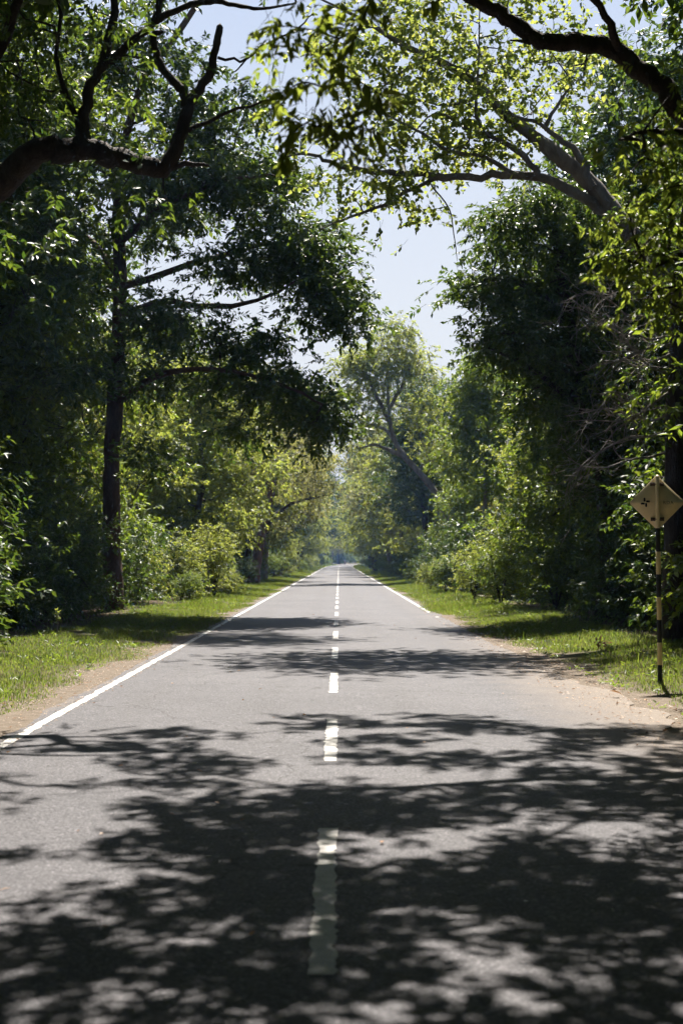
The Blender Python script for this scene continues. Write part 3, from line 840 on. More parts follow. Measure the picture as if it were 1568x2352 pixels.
# --- dark dense tree right
def tree_dark_right():
    d = 37.0
    b = P(1400, 1427, d); b[2] = ground_z(b[0], d)
    t = Tree('broadleaf_tree', 'dense dark evergreen tree on the right behind the warning sign, standing in shade', 'tree', b, 51)
    t.limb([b + [0, 0, -.2]] + pxs(d, (1402, 1320), (1392, 1150), (1350, 980), (1310, 800), (1290, 640), (1278, 520), (1270, 420)), [.42, .34, .30, .28, .24, .2, .14, .06], M_BARK, 'trunk', 12)
    t.limb(pxs(d, (1300, 720), (1220, 660), (1140, 640), (1070, 660)), [.12, .09, .06, .03], M_BARK, wiggle=.3)
    t.limb(pxs(d, (1345, 960), (1260, 880), (1190, 830), (1120, 800)), [.12, .09, .06, .03], M_BARK, wiggle=.3)
    t.limb(pxs(d, (1330, 900), (1400, 760), (1470, 660)), [.12, .09, .04], M_BARK, wiggle=.3)
    for a in [(1180, 530, 70, 70, 2.2, 18), (1120, 665, 50, 50, 1.8, 13), (1290, 480, 110, 70, 2.6, 20), (1290, 640, 120, 80, 2.6, 26), (1230, 800, 110, 55, 2.4, 22), (1150, 780, 50, 35, 1.8, 8),
              (1430, 560, 130, 120, 2.6, 26), (1420, 800, 140, 120, 2.6, 30), (1350, 960, 110, 80, 2.4, 20), (1480, 960, 110, 110, 2.4, 22), (1400, 1100, 130, 80, 2., 16), (1280, 920, 80, 50, 2., 10)]:
        t.px_lobe(a[0], a[1], d + .5, a[2], a[3], a[4], a[5])
    t.grow(.012, .42, rmax=.06)
    t.leaves(M_LEAF_DARK, .165, .075, .75, 22, 12, .4, droop=.3, flat=.55, twig=.006)
    t.wood(M_BARK)
tree_dark_right()

# --- dark trunk at the right edge with bare dead twigs
def tree_twigs_right():
    d = 26.0
    b = P(1552, 1488, d); b[2] = ground_z(b[0], d)
    t = Tree('twiggy_tree', 'dark tree at the right edge with a tangle of bare pale twigs above the sign', 'tree', b, 61)
    t.limb([b + [0, 0, -.2]] + pxs(d, (1550, 1350), (1548, 1150), (1550, 950), (1556, 760), (1566, 560), (1590, 380)), [.26, .21, .19, .17, .15, .12, .06], M_BARK, 'trunk', 10)
    r = t.rng
    starts = [(1553, 730), (1550, 770), (1545, 810), (1540, 860), (1535, 900), (1532, 950), (1528, 990), (1556, 680), (1560, 640), (1524, 1040), (1548, 790), (1538, 880)]
    for k, (x, y) in enumerate(starts):
        g = Geo()
        L = r.uniform(170, 300)
        ang = r.uniform(-.15, .75)
        pts = [P(x, y, d)]
        cx_, cy_ = x, y; dd = d
        n = 7
        for i in range(n):
            ang += r.normal() * .22
            cx_ -= math.cos(ang) * L / n; cy_ += math.sin(ang) * L / n; dd -= r.uniform(-.15, .4)
            pts.append(P(cx_, cy_, dd))
        p, rr = smooth_path(pts, np.linspace(.028, .005, n + 1), 3)
        tube(g, p, rr, 5)
        for _ in range(16):
            i = r.integers(4, len(p) - 1)
            dv = norm(p[i] - p[i - 1])
            q = [p[i]]
            l2 = r.uniform(.3, 1.0)
            dv2 = norm(dv + r.normal(size=3) * .7)
            for s_ in range(4):
                dv2 = norm(dv2 + r.normal(size=3) * .35)
                q.append(q[-1] + dv2 * l2 / 4)
            tube(g, q, np.linspace(rr[i] * .6, .0025, 5), 4)
            for _2 in range(2):
                j = r.integers(1, 4)
                e = norm(dv2 + r.normal(size=3) * .9)
                tube(g, [q[j], q[j] + e * l2 * .2 + r.normal(size=3) * .03, q[j] + e * l2 * .45], [.005, .004, .002], 4)
        link('bare_branch', g.mesh('bare_branch', M_TWIG, True, b), t.root)
    for a in [(1560, 480, 70, 90, 1.5, 14), (1500, 880, 60, 100, 1.2, 10), (1560, 1000, 50, 80, 1.2, 8), (1540, 1200, 60, 60, 1.2, 6)]:
        t.px_lobe(a[0], a[1], d + .6, a[2], a[3], a[4], a[5])
    t.grow(.010, .42, rmax=.05)
    t.leaves(M_LEAF_DARK, .12, .05, .6, 8, 9, .4, twig=.004)
    t.wood(M_BARK)
tree_twigs_right()

# --- leaning tree farther on the right, pale trunk, crown against the gap of sky
def tree_far_leaning():
    d = 100.0
    b = P(1050, 1340, d); b[2] = ground_z(b[0], d)
    t = Tree('leaning_tree', 'distant pale trunk leaning left over the road, open crown below the gap of sky', 'tree', b, 71)
    t.limb([b + [0, 0, -.2]] + pxs(d, (1042, 1240), (1000, 1135), (962, 1085), (930, 1050), (905, 1010), (893, 950), (890, 880), (895, 800)), [.34, .28, .245, .22, .2, .17, .125, .08, .035], M_BARK_PALE, 'trunk', 10)
    t.limb(pxs(d, (930, 1050), (895, 1035), (860, 1022), (825, 1030)), [.2, .15, .1, .04], M_BARK_PALE, wiggle=.2)
    t.limb(pxs(d, (905, 1010), (880, 985), (850, 975), (830, 985)), [.18, .13, .09, .03], M_BARK_PALE, wiggle=.2)
    t.limb(pxs(d, (898, 975), (870, 920), (845, 870), (830, 830)), [.18, .14, .1, .04], M_BARK_PALE, wiggle=.2)
    t.limb(pxs(d, (893, 940), (925, 880), (945, 830)), [.16, .11, .04], M_BARK_PALE, wiggle=.2)
    for a in [(900, 775, 50, 40, 2., 22), (850, 840, 65, 50, 2.4, 38), (940, 840, 55, 50, 2.4, 32), (820, 910, 60, 40, 2.2, 14), (970, 930, 60, 55, 2.4, 18), (880, 900, 60, 30, 2., 8), (810, 1000, 50, 40, 2, 10), (860, 950, 60, 20, 2., 6), (1000, 1020, 45, 60, 2.2, 14), (800, 830, 40, 40, 2, 8)]:
        t.px_lobe(a[0], a[1], d, a[2], a[3], a[4], a[5])
    t.grow(.02, .42, rmax=.12)
    t.leaves(M_LEAF_BRIGHT, .20, .10, .95, 15, 11, .5, twig=.012)
    t.wood(M_BARK_PALE)
tree_far_leaning()

# --- leaning dark trunk on the left in the middle distance
def tree_mid_left():
    d = 92.0
    b = P(584, 1343, d); b[2] = ground_z(b[0], d)
    t = Tree('roadside_tree', 'brown trunk leaning toward the road on the left just beyond the sunlit shrubs', 'tree', b, 81)
    t.limb([b + [0, 0, -.2]] + pxs(d, (586, 1320), (596, 1250), (612, 1180), (625, 1120), (632, 1060), (640, 1000)), [.48, .38, .31, .28, .24, .18, .08], M_BARK_WARM, 'trunk', 10)
    t.limb(pxs(d, (606, 1210), (650, 1170), (690, 1150), (740, 1140)), [.17, .13, .09, .04], M_BARK, wiggle=.2)
    t.limb(pxs(d, (590, 1250), (572, 1200), (555, 1160), (530, 1130)), [.14, .11, .08, .03], M_BARK, wiggle=.2)
    t.limb(pxs(d, (622, 1130), (600, 1080), (580, 1050)), [.15, .1, .04], M_BARK, wiggle=.2)
    for a in [(620, 1010, 90, 60, 3, 26), (700, 1060, 70, 55, 2.6, 18), (560, 1060, 60, 60, 2.6, 16), (740, 1130, 50, 35, 2.4, 10), (660, 1110, 60, 30, 2.4, 8), (530, 1130, 40, 40, 2.2, 8)]:
        t.px_lobe(a[0], a[1], d, a[2], a[3], a[4], a[5])
    t.grow(.018, .42, rmax=.1)
    t.leaves(M_LEAF_OLIVE, .17, .08, 1.0, 13, 11, .6, twig=.01)
    t.wood(M_BARK)
tree_mid_left()

# --- repeated kinds of woodland trees
def proto_tree(name, seed, H, R, base_h, tr, mat_leaf, mat_bark, lobes, leafL, leafW, per, lean=0., spray=14, nleaf=11, clrad=1.0):
    t = Tree(name, 'x x x x', 'tree', (0, 0, 0), seed)
    r = t.rng
    z = np.linspace(0, H * .86, 8)
    wob = np.cumsum(r.normal(size=(8, 2)) * .18, 0); wob -= wob[0]
    pts = np.stack([wob[:, 0] + lean * (z / H) ** 1.5 * H, wob[:, 1], z - .25], -1)
    t.limb(pts, np.linspace(tr * 1.15, tr * .2, 8) * np.array([1.25] + [1] * 7), mat_bark, 'trunk', 9)
    for i in range(lobes):
        f = (i + .5) / lobes
        h = base_h + (H - base_h) * (f ** .8) * .9
        a = i * 2.4 + r.uniform(-.4, .4)
        rr = R * (1 - .65 * abs(f - .35) / .65) * r.uniform(.45, .75)
        c = np.array([lean * (h / H) ** 1.5 * H + math.cos(a) * rr, math.sin(a) * rr, h])
        t.lobe(c, (R * .42 * r.uniform(.8, 1.2), R * .42 * r.uniform(.8, 1.2), R * .28 * r.uniform(.8, 1.2)), per)
    t.grow(.013, .42, rmax=.09)
    t.leaves(mat_leaf, leafL * 1.12, leafW * 1.15, clrad * .85, int(spray * 1.35), nleaf, .42, droop=.28, flat=.55, twig=.007)
    t.wood(mat_bark)
    return t

PROTO = {
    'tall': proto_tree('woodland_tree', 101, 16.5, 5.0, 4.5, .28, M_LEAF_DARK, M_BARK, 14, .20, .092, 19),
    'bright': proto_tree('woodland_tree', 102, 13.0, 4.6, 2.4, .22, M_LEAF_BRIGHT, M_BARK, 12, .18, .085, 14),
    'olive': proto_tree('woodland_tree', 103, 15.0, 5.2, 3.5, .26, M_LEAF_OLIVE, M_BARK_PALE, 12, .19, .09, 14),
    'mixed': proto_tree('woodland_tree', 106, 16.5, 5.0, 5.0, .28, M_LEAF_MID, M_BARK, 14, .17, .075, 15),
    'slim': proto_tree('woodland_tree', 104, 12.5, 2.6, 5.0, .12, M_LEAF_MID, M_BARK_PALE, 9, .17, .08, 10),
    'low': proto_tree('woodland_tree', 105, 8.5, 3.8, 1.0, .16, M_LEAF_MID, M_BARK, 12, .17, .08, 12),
}
USED = set()
def place(kind, x, d, s=1.0, rz=0.0, label=None, group=None, name=None, table=None, z=None, sz=None):
    table = PROTO if table is None else table
    src = table[kind].root
    key = id(src)
    if key in USED: o = copy_tree(src)
    else:
        USED.add(key); o = src
    o.location = (x, d, float(ground_z(x, d)) if z is None else z)
    o.rotation_euler = (0, 0, rz)
    o.scale = (s, s, s if sz is None else sz)
    if name: o.name = name
    if label: o['label'] = label
    if group: o['group'] = group
    return o

rp = np.random.default_rng(5)
NAMED = [
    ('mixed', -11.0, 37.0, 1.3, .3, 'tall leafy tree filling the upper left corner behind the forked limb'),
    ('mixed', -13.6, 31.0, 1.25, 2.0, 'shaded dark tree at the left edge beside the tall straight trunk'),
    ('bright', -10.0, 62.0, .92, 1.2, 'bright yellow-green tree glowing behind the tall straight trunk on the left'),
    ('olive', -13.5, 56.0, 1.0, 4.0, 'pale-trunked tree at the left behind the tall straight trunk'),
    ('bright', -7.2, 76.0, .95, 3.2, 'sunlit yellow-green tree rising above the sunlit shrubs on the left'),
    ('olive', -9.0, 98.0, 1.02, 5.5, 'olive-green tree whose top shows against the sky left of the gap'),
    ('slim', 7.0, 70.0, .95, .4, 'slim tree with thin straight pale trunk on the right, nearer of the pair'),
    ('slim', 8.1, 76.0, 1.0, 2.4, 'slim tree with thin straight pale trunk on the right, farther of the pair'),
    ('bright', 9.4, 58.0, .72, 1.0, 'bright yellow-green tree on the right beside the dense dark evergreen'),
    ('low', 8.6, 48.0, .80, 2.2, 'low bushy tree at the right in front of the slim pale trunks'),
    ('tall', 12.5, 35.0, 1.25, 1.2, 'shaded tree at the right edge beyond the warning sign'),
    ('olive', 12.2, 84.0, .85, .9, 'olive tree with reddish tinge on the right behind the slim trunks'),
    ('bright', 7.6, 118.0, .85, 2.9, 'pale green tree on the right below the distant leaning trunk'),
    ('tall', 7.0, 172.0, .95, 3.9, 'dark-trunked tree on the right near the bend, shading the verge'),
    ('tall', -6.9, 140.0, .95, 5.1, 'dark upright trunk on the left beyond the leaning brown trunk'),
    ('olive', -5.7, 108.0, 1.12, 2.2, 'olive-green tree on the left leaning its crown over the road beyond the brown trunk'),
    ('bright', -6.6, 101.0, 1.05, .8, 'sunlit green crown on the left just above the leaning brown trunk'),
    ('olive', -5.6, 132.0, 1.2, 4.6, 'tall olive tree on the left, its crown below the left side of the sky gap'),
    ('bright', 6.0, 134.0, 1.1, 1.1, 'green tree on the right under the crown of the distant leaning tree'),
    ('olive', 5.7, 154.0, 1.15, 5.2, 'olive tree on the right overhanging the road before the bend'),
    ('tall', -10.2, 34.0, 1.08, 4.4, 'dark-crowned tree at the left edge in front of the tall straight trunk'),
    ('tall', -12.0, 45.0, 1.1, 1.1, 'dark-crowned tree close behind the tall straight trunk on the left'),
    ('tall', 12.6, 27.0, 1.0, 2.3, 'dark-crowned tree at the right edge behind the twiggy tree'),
    ('tall', -10.6, 28.0, .85, 3.0, 'dark tree added at the far left edge to shade the glinting shrub'),  # added to keep sun off the shrubs at the left edge
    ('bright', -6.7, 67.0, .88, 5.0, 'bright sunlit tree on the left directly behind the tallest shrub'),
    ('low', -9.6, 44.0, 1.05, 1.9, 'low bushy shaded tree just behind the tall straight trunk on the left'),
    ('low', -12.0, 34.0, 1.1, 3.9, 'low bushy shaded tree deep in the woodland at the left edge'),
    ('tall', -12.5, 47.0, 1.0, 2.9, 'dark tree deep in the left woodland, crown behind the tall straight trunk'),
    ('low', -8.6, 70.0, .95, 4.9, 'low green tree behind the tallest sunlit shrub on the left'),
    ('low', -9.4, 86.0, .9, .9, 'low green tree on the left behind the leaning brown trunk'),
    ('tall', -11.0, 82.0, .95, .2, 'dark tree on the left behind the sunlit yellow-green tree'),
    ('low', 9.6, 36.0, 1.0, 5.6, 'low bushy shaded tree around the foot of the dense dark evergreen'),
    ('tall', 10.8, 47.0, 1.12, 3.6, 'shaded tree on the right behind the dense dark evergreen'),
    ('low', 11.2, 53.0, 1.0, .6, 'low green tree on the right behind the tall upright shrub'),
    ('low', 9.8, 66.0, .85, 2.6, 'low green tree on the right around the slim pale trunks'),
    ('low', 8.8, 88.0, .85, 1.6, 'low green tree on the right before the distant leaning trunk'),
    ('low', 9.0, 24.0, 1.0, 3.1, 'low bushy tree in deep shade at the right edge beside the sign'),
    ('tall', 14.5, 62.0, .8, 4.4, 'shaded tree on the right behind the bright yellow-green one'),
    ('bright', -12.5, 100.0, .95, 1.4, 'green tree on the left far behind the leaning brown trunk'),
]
for kind, x, d, s, rz, lab in NAMED:
    place(kind, x, d, s, rz, lab)

def avoid(x, d): return False
rows = []
for side in (-1, 1):
    d = 112.0
    while d < 470:
        for row in (0, 1):
            x = side * ((7.0 if d < 170 else 5.3) + row * 5.5 + rp.uniform(-.6, 1.4)) + float(road_x(d))
            dd = d + rp.uniform(-3, 3) + row * 4
            kind = ['tall', 'bright', 'olive', 'low', 'olive', 'bright'][rp.integers(0, 6)]
            rows.append((side, kind, x, dd, rp.uniform(.75, 1.05) if d < 170 else rp.uniform(1.05, 1.35), rp.uniform(0, 6.3)))
        d += 9.5 + d * .055
for side, kind, x, d, s, rz in rows:
    sd = 'left' if side < 0 else 'right'
    far = 'by the distant bend' if d > 260 else 'in the far roadside row'
    look = {'tall': 'tall dark green', 'bright': 'sunlit yellow-green', 'olive': 'olive-green', 'low': 'low bushy green'}[kind]
    where = ('first' if abs(x - float(road_x(d))) < 10 else 'second') + ' row'
    dist = 'by the distant bend' if d > 260 else 'nearer than the dark-trunked tree' if d < 172 else 'beyond the dark-trunked tree'
    place(kind, x, d, s, rz, '%s tree in the %s on the %s %s' % (look, where, sd, dist), 'woodland trees %s, %s' % (far, sd))
# trees that close the view beyond the bend
for i in range(26):
    d = (470 if i % 2 else 535) + rp.uniform(0, 25); x = -20 + i * 2.2 + rp.uniform(-.8, .8)
    if abs(x - float(road_x(d))) < 5.2 or (i % 2 and x > 4): continue
    place(['low', 'tall', 'bright', 'low', 'olive'][i % 5], x, d, rp.uniform(1.0, 1.35), rp.uniform(0, 6), 'distant woodland tree closing the view at the end of the road', 'woodland trees closing the view')

# --- woodland mass behind the first rows and around the viewpoint: instanced, one object
def woodland():
    pts, idx, rot, scl = [], [], [], []
    for side in (-1, 1):
        d = -42.
        while d < 190:
            for x0 in (8.2, 10.2, 12.4):
                pts.append((side * (x0 + rp.uniform(-.9, .9)), d + rp.uniform(-.9, .9), 0.)); idx.append(3); rot.append(rp.uniform(0, 6.3)); scl.append(rp.uniform(.9, 1.7))
            d += 4. if d < 10 else 2.1 if d < 60 else 3.6
    for side in (-1, 1):
        for x0 in (15, 21):
            d = -34.0
            while d < 330:
                x = side * (x0 + rp.uniform(-2, 2)); dd = d + rp.uniform(-2, 2)
                if not (side < 0 and x0 == 15 and 25 < dd < 62) :
                    pts.append((x, dd, 0.)); idx.append(rp.integers(0, 3)); rot.append(rp.uniform(0, 6.3)); scl.append(rp.uniform(.75, 1.05))
                d += 7.5 if d < 100 else 12.
        d = -34.
        while d < 14:                     # unseen avenue behind the viewpoint, crowns closed over the road to block sky light
            pts.append((side * (9.2 + rp.uniform(-.6, .6)), d, 0.)); idx.append(2); rot.append(rp.uniform(0, 6.3)); scl.append(rp.uniform(1., 1.2))
            if d < 3: pts.append((side * (5.4 + rp.uniform(-.5, .5)), d, 0.)); idx.append(0); rot.append(rp.uniform(0, 6.3)); scl.append(rp.uniform(1.0, 1.15))
            d += 5.5
    for x in np.arange(-46, 60, 2.4):
        for d in (480, 505, 540, 590):
            if abs(x - float(road_x(d))) > 5.5 or d > 560:
                pts.append((x + rp.uniform(-1, 1), d + rp.uniform(-8, 8), 0.)); idx.append(3 if d < 520 else 2); rot.append(rp.uniform(0, 6.3)); scl.append(rp.uniform(1.3, 2.2) if d < 520 else rp.uniform(.9, 1.3))
    me = bpy.data.meshes.new('woodland')
    me.from_pydata(pts, [], [])
    for nm, arr, ty in (('pick', idx, 'INT'), ('turn', rot, 'FLOAT'), ('size', scl, 'FLOAT')):
        a = me.attributes.new(nm, ty, 'POINT')
        a.data.foreach_set('value', arr)
    o = link('woodland', me, kind='stuff', label='shaded woodland standing behind the roadside trees', category='woodland')
    ng = bpy.data.node_groups.new('woodland', 'GeometryNodeTree')
    ng.interface.new_socket('Geometry', in_out='INPUT', socket_type='NodeSocketGeometry')
    ng.interface.new_socket('Geometry', in_out='OUTPUT', socket_type='NodeSocketGeometry')
    gi = ng.nodes.new('NodeGroupInput'); go = ng.nodes.new('NodeGroupOutput')
    jn = ng.nodes.new('GeometryNodeJoinGeometry')
    def attr(n, ty):
        a = ng.nodes.new('GeometryNodeInputNamedAttribute'); a.data_type = ty; a.inputs['Name'].default_value = n
        return a.outputs['Attribute']
    cx = ng.nodes.new('ShaderNodeCombineXYZ'); ng.links.new(attr('turn', 'FLOAT'), cx.inputs['Z'])
    for k, kind in enumerate(('tall', 'olive', 'low', 'shrub')):
        cmp_ = ng.nodes.new('FunctionNodeCompare'); cmp_.data_type = 'INT'; cmp_.operation = 'EQUAL'
        ng.links.new(attr('pick', 'INT'), cmp_.inputs[2]); cmp_.inputs[3].default_value = k
        for ch in (SHRUB['dark'] if kind == 'shrub' else PROTO[kind]).root.children:
            oi = ng.nodes.new('GeometryNodeObjectInfo'); oi.transform_space = 'ORIGINAL'
            oi.inputs['Object'].default_value = ch
            oi.inputs['As Instance'].default_value = True
            ip = ng.nodes.new('GeometryNodeInstanceOnPoints')
            ng.links.new(gi.outputs[0], ip.inputs['Points'])
            ng.links.new(cmp_.outputs[0], ip.inputs['Selection'])
            ng.links.new(oi.outputs['Geometry'], ip.inputs['Instance'])
            ng.links.new(cx.outputs[0], ip.inputs['Rotation'])
            ng.links.new(attr('size', 'FLOAT'), ip.inputs['Scale'])
            ng.links.new(ip.outputs[0], jn.inputs[0])
    ng.links.new(jn.outputs[0], go.inputs[0])
    md = o.modifiers.new('instances', 'NODES')
    md.node_group = ng

# ------------------------------------------------------------------ shrubs
def proto_shrub(name, seed, H, R, mat, L, W, n, kind='kite', stems=6):
    t = Tree(name, 'x x x x', 'shrub', (0, 0, 0), seed)
    r = t.rng
    for i in range(stems):
        a = i * 2.4 + r.uniform(-.5, .5); q = R * r.uniform(.2, .55)
        t.limb([(0, 0, -.1), (math.cos(a) * q * .35, math.sin(a) * q * .35, H * .3), (math.cos(a) * q * .8, math.sin(a) * q * .8, H * r.uniform(.55, .8))], [.028, .02, .008], M_BARK, 'stem', 5, step=3)
    for i in range(5):
        a = i * 2.4 + r.uniform(-.5, .5); q = R * r.uniform(.1, .5)
        t.lobe((math.cos(a) * q, math.sin(a) * q, H * r.uniform(.35, .72)), (R * .5, R * .5, H * .27), n // 5, .2)
    t.lobe((0, 0, H * .25), (R * .9, R * .9, H * .22), n // 4, .4)
    t.grow(.006, .42, rmax=.02)
    t.leaves(mat, L, W, .32, 7, 9, .26, kind, .2, .8, twig=.003)
    t.wood(M_BARK)
    return t
SHRUB = {
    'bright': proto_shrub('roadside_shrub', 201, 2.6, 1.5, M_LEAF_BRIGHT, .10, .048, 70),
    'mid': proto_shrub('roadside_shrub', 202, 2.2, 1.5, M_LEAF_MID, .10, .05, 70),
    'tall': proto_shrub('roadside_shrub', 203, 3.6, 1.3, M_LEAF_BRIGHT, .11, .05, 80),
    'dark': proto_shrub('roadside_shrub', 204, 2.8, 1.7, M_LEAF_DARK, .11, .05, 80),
}
def shrub(kind, x, d, s, rz, label, group=None, sz=None): return place(kind, x, d, s, rz, label, group, None, SHRUB, None, sz)
shrub('tall', -4.95, 57.5, .92, .5, 'tallest sunlit yellow-green shrub on the left verge, pointed top')
shrub('bright', -6.0, 55.0, 1.0, 1.5, 'broad sunlit shrub on the left between the tallest shrub and the dark woodland')
shrub('bright', -7.0, 50.0, .95, 2.7, 'sunlit shrub on the left at the edge of the dark woodland')
shrub('mid', -5.4, 52.0, .55, .7, 'low light-green bush in front of the sunlit shrubs on the left')
shrub('bright', -4.6, 60.5, .48, 3.1, 'small bright yellow-green bush at the right foot of the tallest shrub')
shrub('mid', -4.9, 65.0, .55, 4.1, 'low bush on the left verge before the leaning brown trunk')
shrub('dark', -7.3, 29.5, 1.05, 1.1, 'tall dark shrub with glinting leaves at the left edge')
shrub('dark', -7.6, 32.0, 1.0, 2.1, 'dark shaded shrub behind the glinting shrub at the left')
shrub('dark', -8.2, 40.0, 1.0, 5.1, 'dark shaded shrub at the foot of the tall straight trunk')
shrub('mid', 5.4, 47.0, 1.0, .9, 'broad green shrub on the right verge, largest of the sunlit ones')
shrub('mid', 6.6, 43.0, .95, 2.9, 'green shrub on the right where the sunlit bushes meet the deep shade')
shrub('bright', 5.2, 54.0, .85, 4.4, 'rounded pale shrub on the right verge behind the broad green shrub')
shrub('tall', 6.6, 56.0, .95, 1.9, 'tall upright shrub on the right verge with a thin leaning stem')
shrub('mid', 4.9, 64.0, .70, 3.6, 'shrub on the right verge beside pale low bushes')
shrub('bright', 4.7, 72.0, .60, .2, 'low pale bush on the right verge beneath the slim trunks')
shrub('dark', 7.6, 36.0, .9, .2, 'dark shrub in the deep shade at right behind the sign')
shrub('dark', 8.4, 28.0, 1.0, 4.2, 'dark shrub in the shade at the right edge beyond the sign')
for side in (-1, 1):
    d = 78.
    while d < 420:
        x = side * (5.0 + rp.uniform(0, 1.6)) + float(road_x(d))
        sd = 'left' if side < 0 else 'right'
        kd = ['bright', 'mid', 'dark', 'tall', 'mid'][rp.integers(0, 5)]
        look = {'bright': 'pale yellow-green', 'mid': 'rounded green', 'dark': 'dark green', 'tall': 'upright light green'}[kd]
        dist = 'before the bend' if d < 180 else 'by the distant bend'
        shrub(kd, x, d, rp.uniform(.55, 1.1), rp.uniform(0, 6.3), '%s shrub in the far row along the %s verge %s' % (look, sd, dist), 'shrubs along the far %s verge' % sd)
        d += 5.5 + d * .045

woodland()

# --- undergrowth that nobody could count
def undergrowth():
    r = np.random.default_rng(300)
    g = Geo()
    n = 5200
    side = np.where(r.random(n) < .5, -1, 1)
    d = 14 + 150 * r.random(n) ** 1.6
    x = side * (6.4 + 9.0 * r.random(n) ** 1.3)
    h = r.random(n) * np.clip((np.abs(x) - 5.6) * .55, .25, 3.2) * (.4 + vnoise(x * .4, d * .3, 31))
    cen = np.stack([x, d, ground_z(x, d) + .1 + h], -1)
    b, ax, nr, l, w, _ = sprays(r, cen, .5, 3, 8, .35, .12, .055, .3, .8)
    leaf_geo(g, b, ax, nr, l, w)
    link('undergrowth', g.mesh('undergrowth', M_LEAF_DARK), kind='stuff', label='dark leafy undergrowth below the trees on both sides', category='undergrowth')
undergrowth()

# ------------------------------------------------------------------ grass
def grass(name, mat, seed, label, cat, amount):
    r = np.random.default_rng(seed)
    g = Geo()
    def scatter(n, d0, d1, wmax, hmin, hmax, wid, segs, dpow):
        n = int(n * amount)
        d = d0 + (d1 - d0) * r.random(n) ** dpow
        side = np.where(r.random(n) < .5, -1, 1)
        edge = np.where(side < 0, 2.98 + .30 * np.clip((45 - d) / 30, 0, 1), 2.95 + .55 * np.clip((38 - d) / 22, 0, 1))
        edge = edge + .35 * (vnoise(d * .9, side * 3., 41) - .5) + .5 * (vnoise(d * .25, side * 9., 42) - .5)
        t = r.random(n)
        off = t * wmax
        x = side * (edge + off) + road_x(d)
        dens = vnoise(x * 1.6, d * 1.2, 43) * .6 + vnoise(x * .5, d * .4, 44) * .6
        keep = (dens > .34 + .22 * np.exp(-off * 4.)) & (r.random(n) < np.clip(.35 + off * 3., 0, 1))
        x, d, off, side = x[keep], d[keep], off[keep], side[keep]
        m = len(x)
        h = r.uniform(hmin, hmax, m) * (.45 + np.clip(off * 1.1, 0, .75)) * (.6 + .8 * vnoise(x * .8, d * .7, 45))
        base = np.stack([x, d, ground_z(x, d) - .01], -1)
        a = r.uniform(0, 6.283, m)
        dirv = np.stack([np.cos(a), np.sin(a), np.zeros(m)], -1)
        sd = np.stack([-np.sin(a), np.cos(a), np.zeros(m)], -1)
        lean = r.uniform(.1, .9, m)[:, None]
        w = (wid * r.uniform(.6, 1.3, m))[:, None]
        hh_ = h[:, None]
        up = np.array([0, 0, 1.])
        if segs == 2:
            v = np.stack([base - sd * w, base + sd * w, base + up * hh_ * .55 + dirv * hh_ * lean * .25 - sd * w * .8, base + up * hh_ * .55 + dirv * hh_ * lean * .25 + sd * w * .8, base + up * hh_ * (1 - .25 * lean) + dirv * hh_ * lean * .8], 1)
            i = np.arange(m)[:, None] * 5
            g.add(v, i + np.array([[2, 3, 4]]), i + np.array([[0, 1, 3, 2]]))
        else:
            v = np.stack([base - sd * w, base + sd * w, base + up * hh_ + dirv * hh_ * lean * .6], 1)
            g.add(v, np.arange(m)[:, None] * 3 + np.array([[0, 1, 2]]))
    scatter(200000, 10, 46, 3.0, .02, .085, .0042, 2, 1.0)
    scatter(2500, 10, 46, 3.2, .10, .22, .004, 2, 1.0)
    scatter(110000, 44, 150, 2.6, .04, .13, .011, 1, 1.3)
    scatter(30000, 140, 420, 2.6, .10, .25, .035, 1, 1.2)
    link(name, g.mesh(name, mat), kind='stuff', label=label, category=cat)
grass('grass', M_GRASS, 400, 'short green grass on both verges of the road', 'grass', 1.0)
grass('dry_grass', M_STRAW, 401, 'dry straw-coloured blades among the verge grass', 'grass', .13)

def verge_weeds():
    r = np.random.default_rng(410)
    n = 1500
    d = 11 + 60 * r.random(n) ** 1.4; side = np.where(r.random(n) < .5, -1, 1)
    x = side * (3.5 + 3.2 * r.random(n))
    keep = vnoise(x * .7, d * .5, 47) > .45
    x, d = x[keep], d[keep]; n = len(x)
    k = 7
    cen = np.repeat(np.stack([x, d, ground_z(x, d) + .03], -1), k, 0) + r.normal(size=(n * k, 3)) * np.array([.05, .05, .02])
    a = r.uniform(0, 6.283, n * k)
    ax = np.stack([np.cos(a), np.sin(a), r.uniform(.1, 1.1, n * k)], -1)
    g = Geo()
    leaf_geo(g, cen, ax, r.normal(size=(n * k, 3)) * .3 + np.array([0, 0, 1.]), r.uniform(.04, .11, n * k), r.uniform(.02, .05, n * k), 'lance')
    link('verge_weeds', g.mesh('verge_weeds', M_LEAF_MID), kind='stuff', label='low broad-leaved weeds mixed into the verge grass', category='weeds')
verge_weeds()

